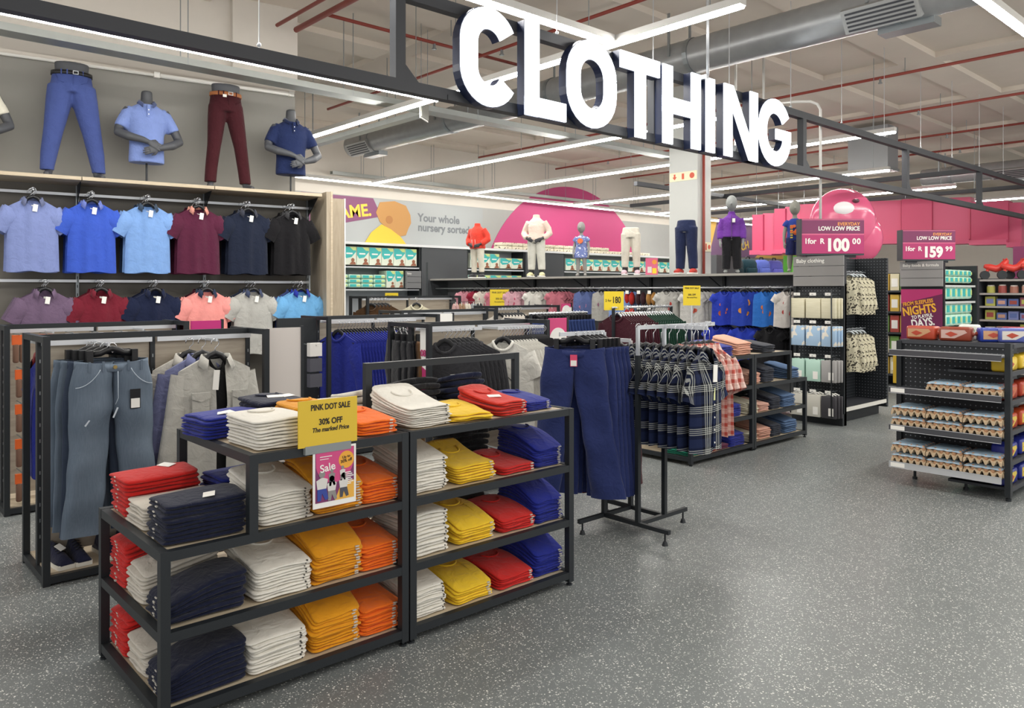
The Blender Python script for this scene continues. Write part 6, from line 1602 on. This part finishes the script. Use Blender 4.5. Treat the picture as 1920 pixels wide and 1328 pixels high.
# ---------------------------------------------------------------- far right shelving with ride-on toys
t = thing('grocery_shelf', 'far right grey shelving of jars and packs under red ride-on toys', 'shelving', (0, 0, 0))
MB().box(14.6, 1.6, 0, 14.65, 4.35, 1.8).build('back_panel', plain('#6b6a6c', .5), t)
FS = (1.78, 1.56, 1.35, 1.13, .9, .6, .3)
for z in FS: MB().box(14.2, 1.6, z - .03, 14.6, 4.35, z).build('shelf', plain('#a8a29e', .5), t)
MB().box(14.18, 4.33, 0, 14.65, 4.38, 1.8).build('side_panel', DARK, t)
R_ = random.Random(12)
PAL = ['#b98f7c', '#c7a63f', '#9c4a44', '#7c83b5', '#d9cfc4', '#a7705f', '#5a6aa0', '#c99a8a', '#b5b35a', '#8f4f63']
for li, z in enumerate(FS[1:5]):
    for i in range(13):
        h = R_.uniform(.11, .16); hx_ = PAL[R_.randrange(10)]
        u = thing('jar' if li == 0 else 'carton', f'small {"jar" if li == 0 else "pack"}, {NTH[i]} from left on the {("top", "second", "third", "fourth")[li]} goods shelf at far right', 'jar' if li == 0 else 'pack', (14.28, 4.2 - i * .165, z + .002), 0, f'{("jars", "packs", "packs", "packs")[li]} on the {("top", "second", "third", "fourth")[li]} far right shelf')
        if li == 0:
            MB().cyl((.05, 0, 0), .06, h * .8, 12).build('glass', plain(hx_, .3), u); MB().cyl((.05, 0, h * .8), .05, .02, 12).build('lid', plain('#d8d0c8', .4), u)
        else:
            MB().box(0, -.07, 0, .15, .07, h).build('box_body', plain(hx_, .5), u); MB().box(-.003, -.05, h * .25, 0, .05, h * .75).build('printed_label', plain(PAL[R_.randrange(10)], .5), u)
for i, (y, hx_, nm) in enumerate(((4.15, '#d8423a', 'red'), (3.9, '#d8423a', 'red'), (3.62, '#d8423a', 'red'), (3.38, '#c23a34', 'red'), (3.02, '#1d211f', 'black'))):
    u = thing('ride_on_toy', f'{nm} plastic ride-on toy, {NTH[i]} from the left on top of the far right shelving', 'toy', (14.4, y, 1.784), rad(-60), 'ride-on toys on the far shelving')
    m_ = plain(hx_, .3)
    MB().tube([(-.17, 0, .22), (-.1, 0, .2), (0, 0, .17), (.08, 0, .2), (.14, 0, .28), (.16, 0, .32)], [.03, .055, .06, .06, .05, .03], 10).build('seat_body', m_, u)
    MB().tube([(.13, -.09, .33), (.13, 0, .31), (.13, .09, .33)], .013, 6).build('handlebar', m_, u); MB().tube([(.15, 0, .28), (.2, 0, .08)], .02, 6).tube([(-.1, 0, .18), (-.16, 0, .07)], .025, 6).build('fork', m_, u)
    for x in (-.16, .2): MB().at(Matrix.Translation((x, 0, .07)) @ Matrix.Rotation(PI / 2, 4, 'X')).cyl((0, 0, -.03), .07, .06, 16).build('wheel', BLACK, u)
for x0, y0, y1, nm in ((15.5, 3.75, 4.2, 'dark magenta board behind the R 159.99 sign'), (15.5, 1.5, 3.25, 'purple board above the far right toys')):
    u = thing('wall_board', nm, 'sign board', (x0, y0, 0)); MB().box(0, 0, 0, .04, y1 - y0, 1.78).build('support', COL, u); MB().box(-.02, 0, 1.78, .02, y1 - y0, 2.36).build('panel', plain('#84305f', .5), u)
struct(MB().box(15.7, 3.2, 0, 16.0, 3.85, 4.86).build('column', COL))
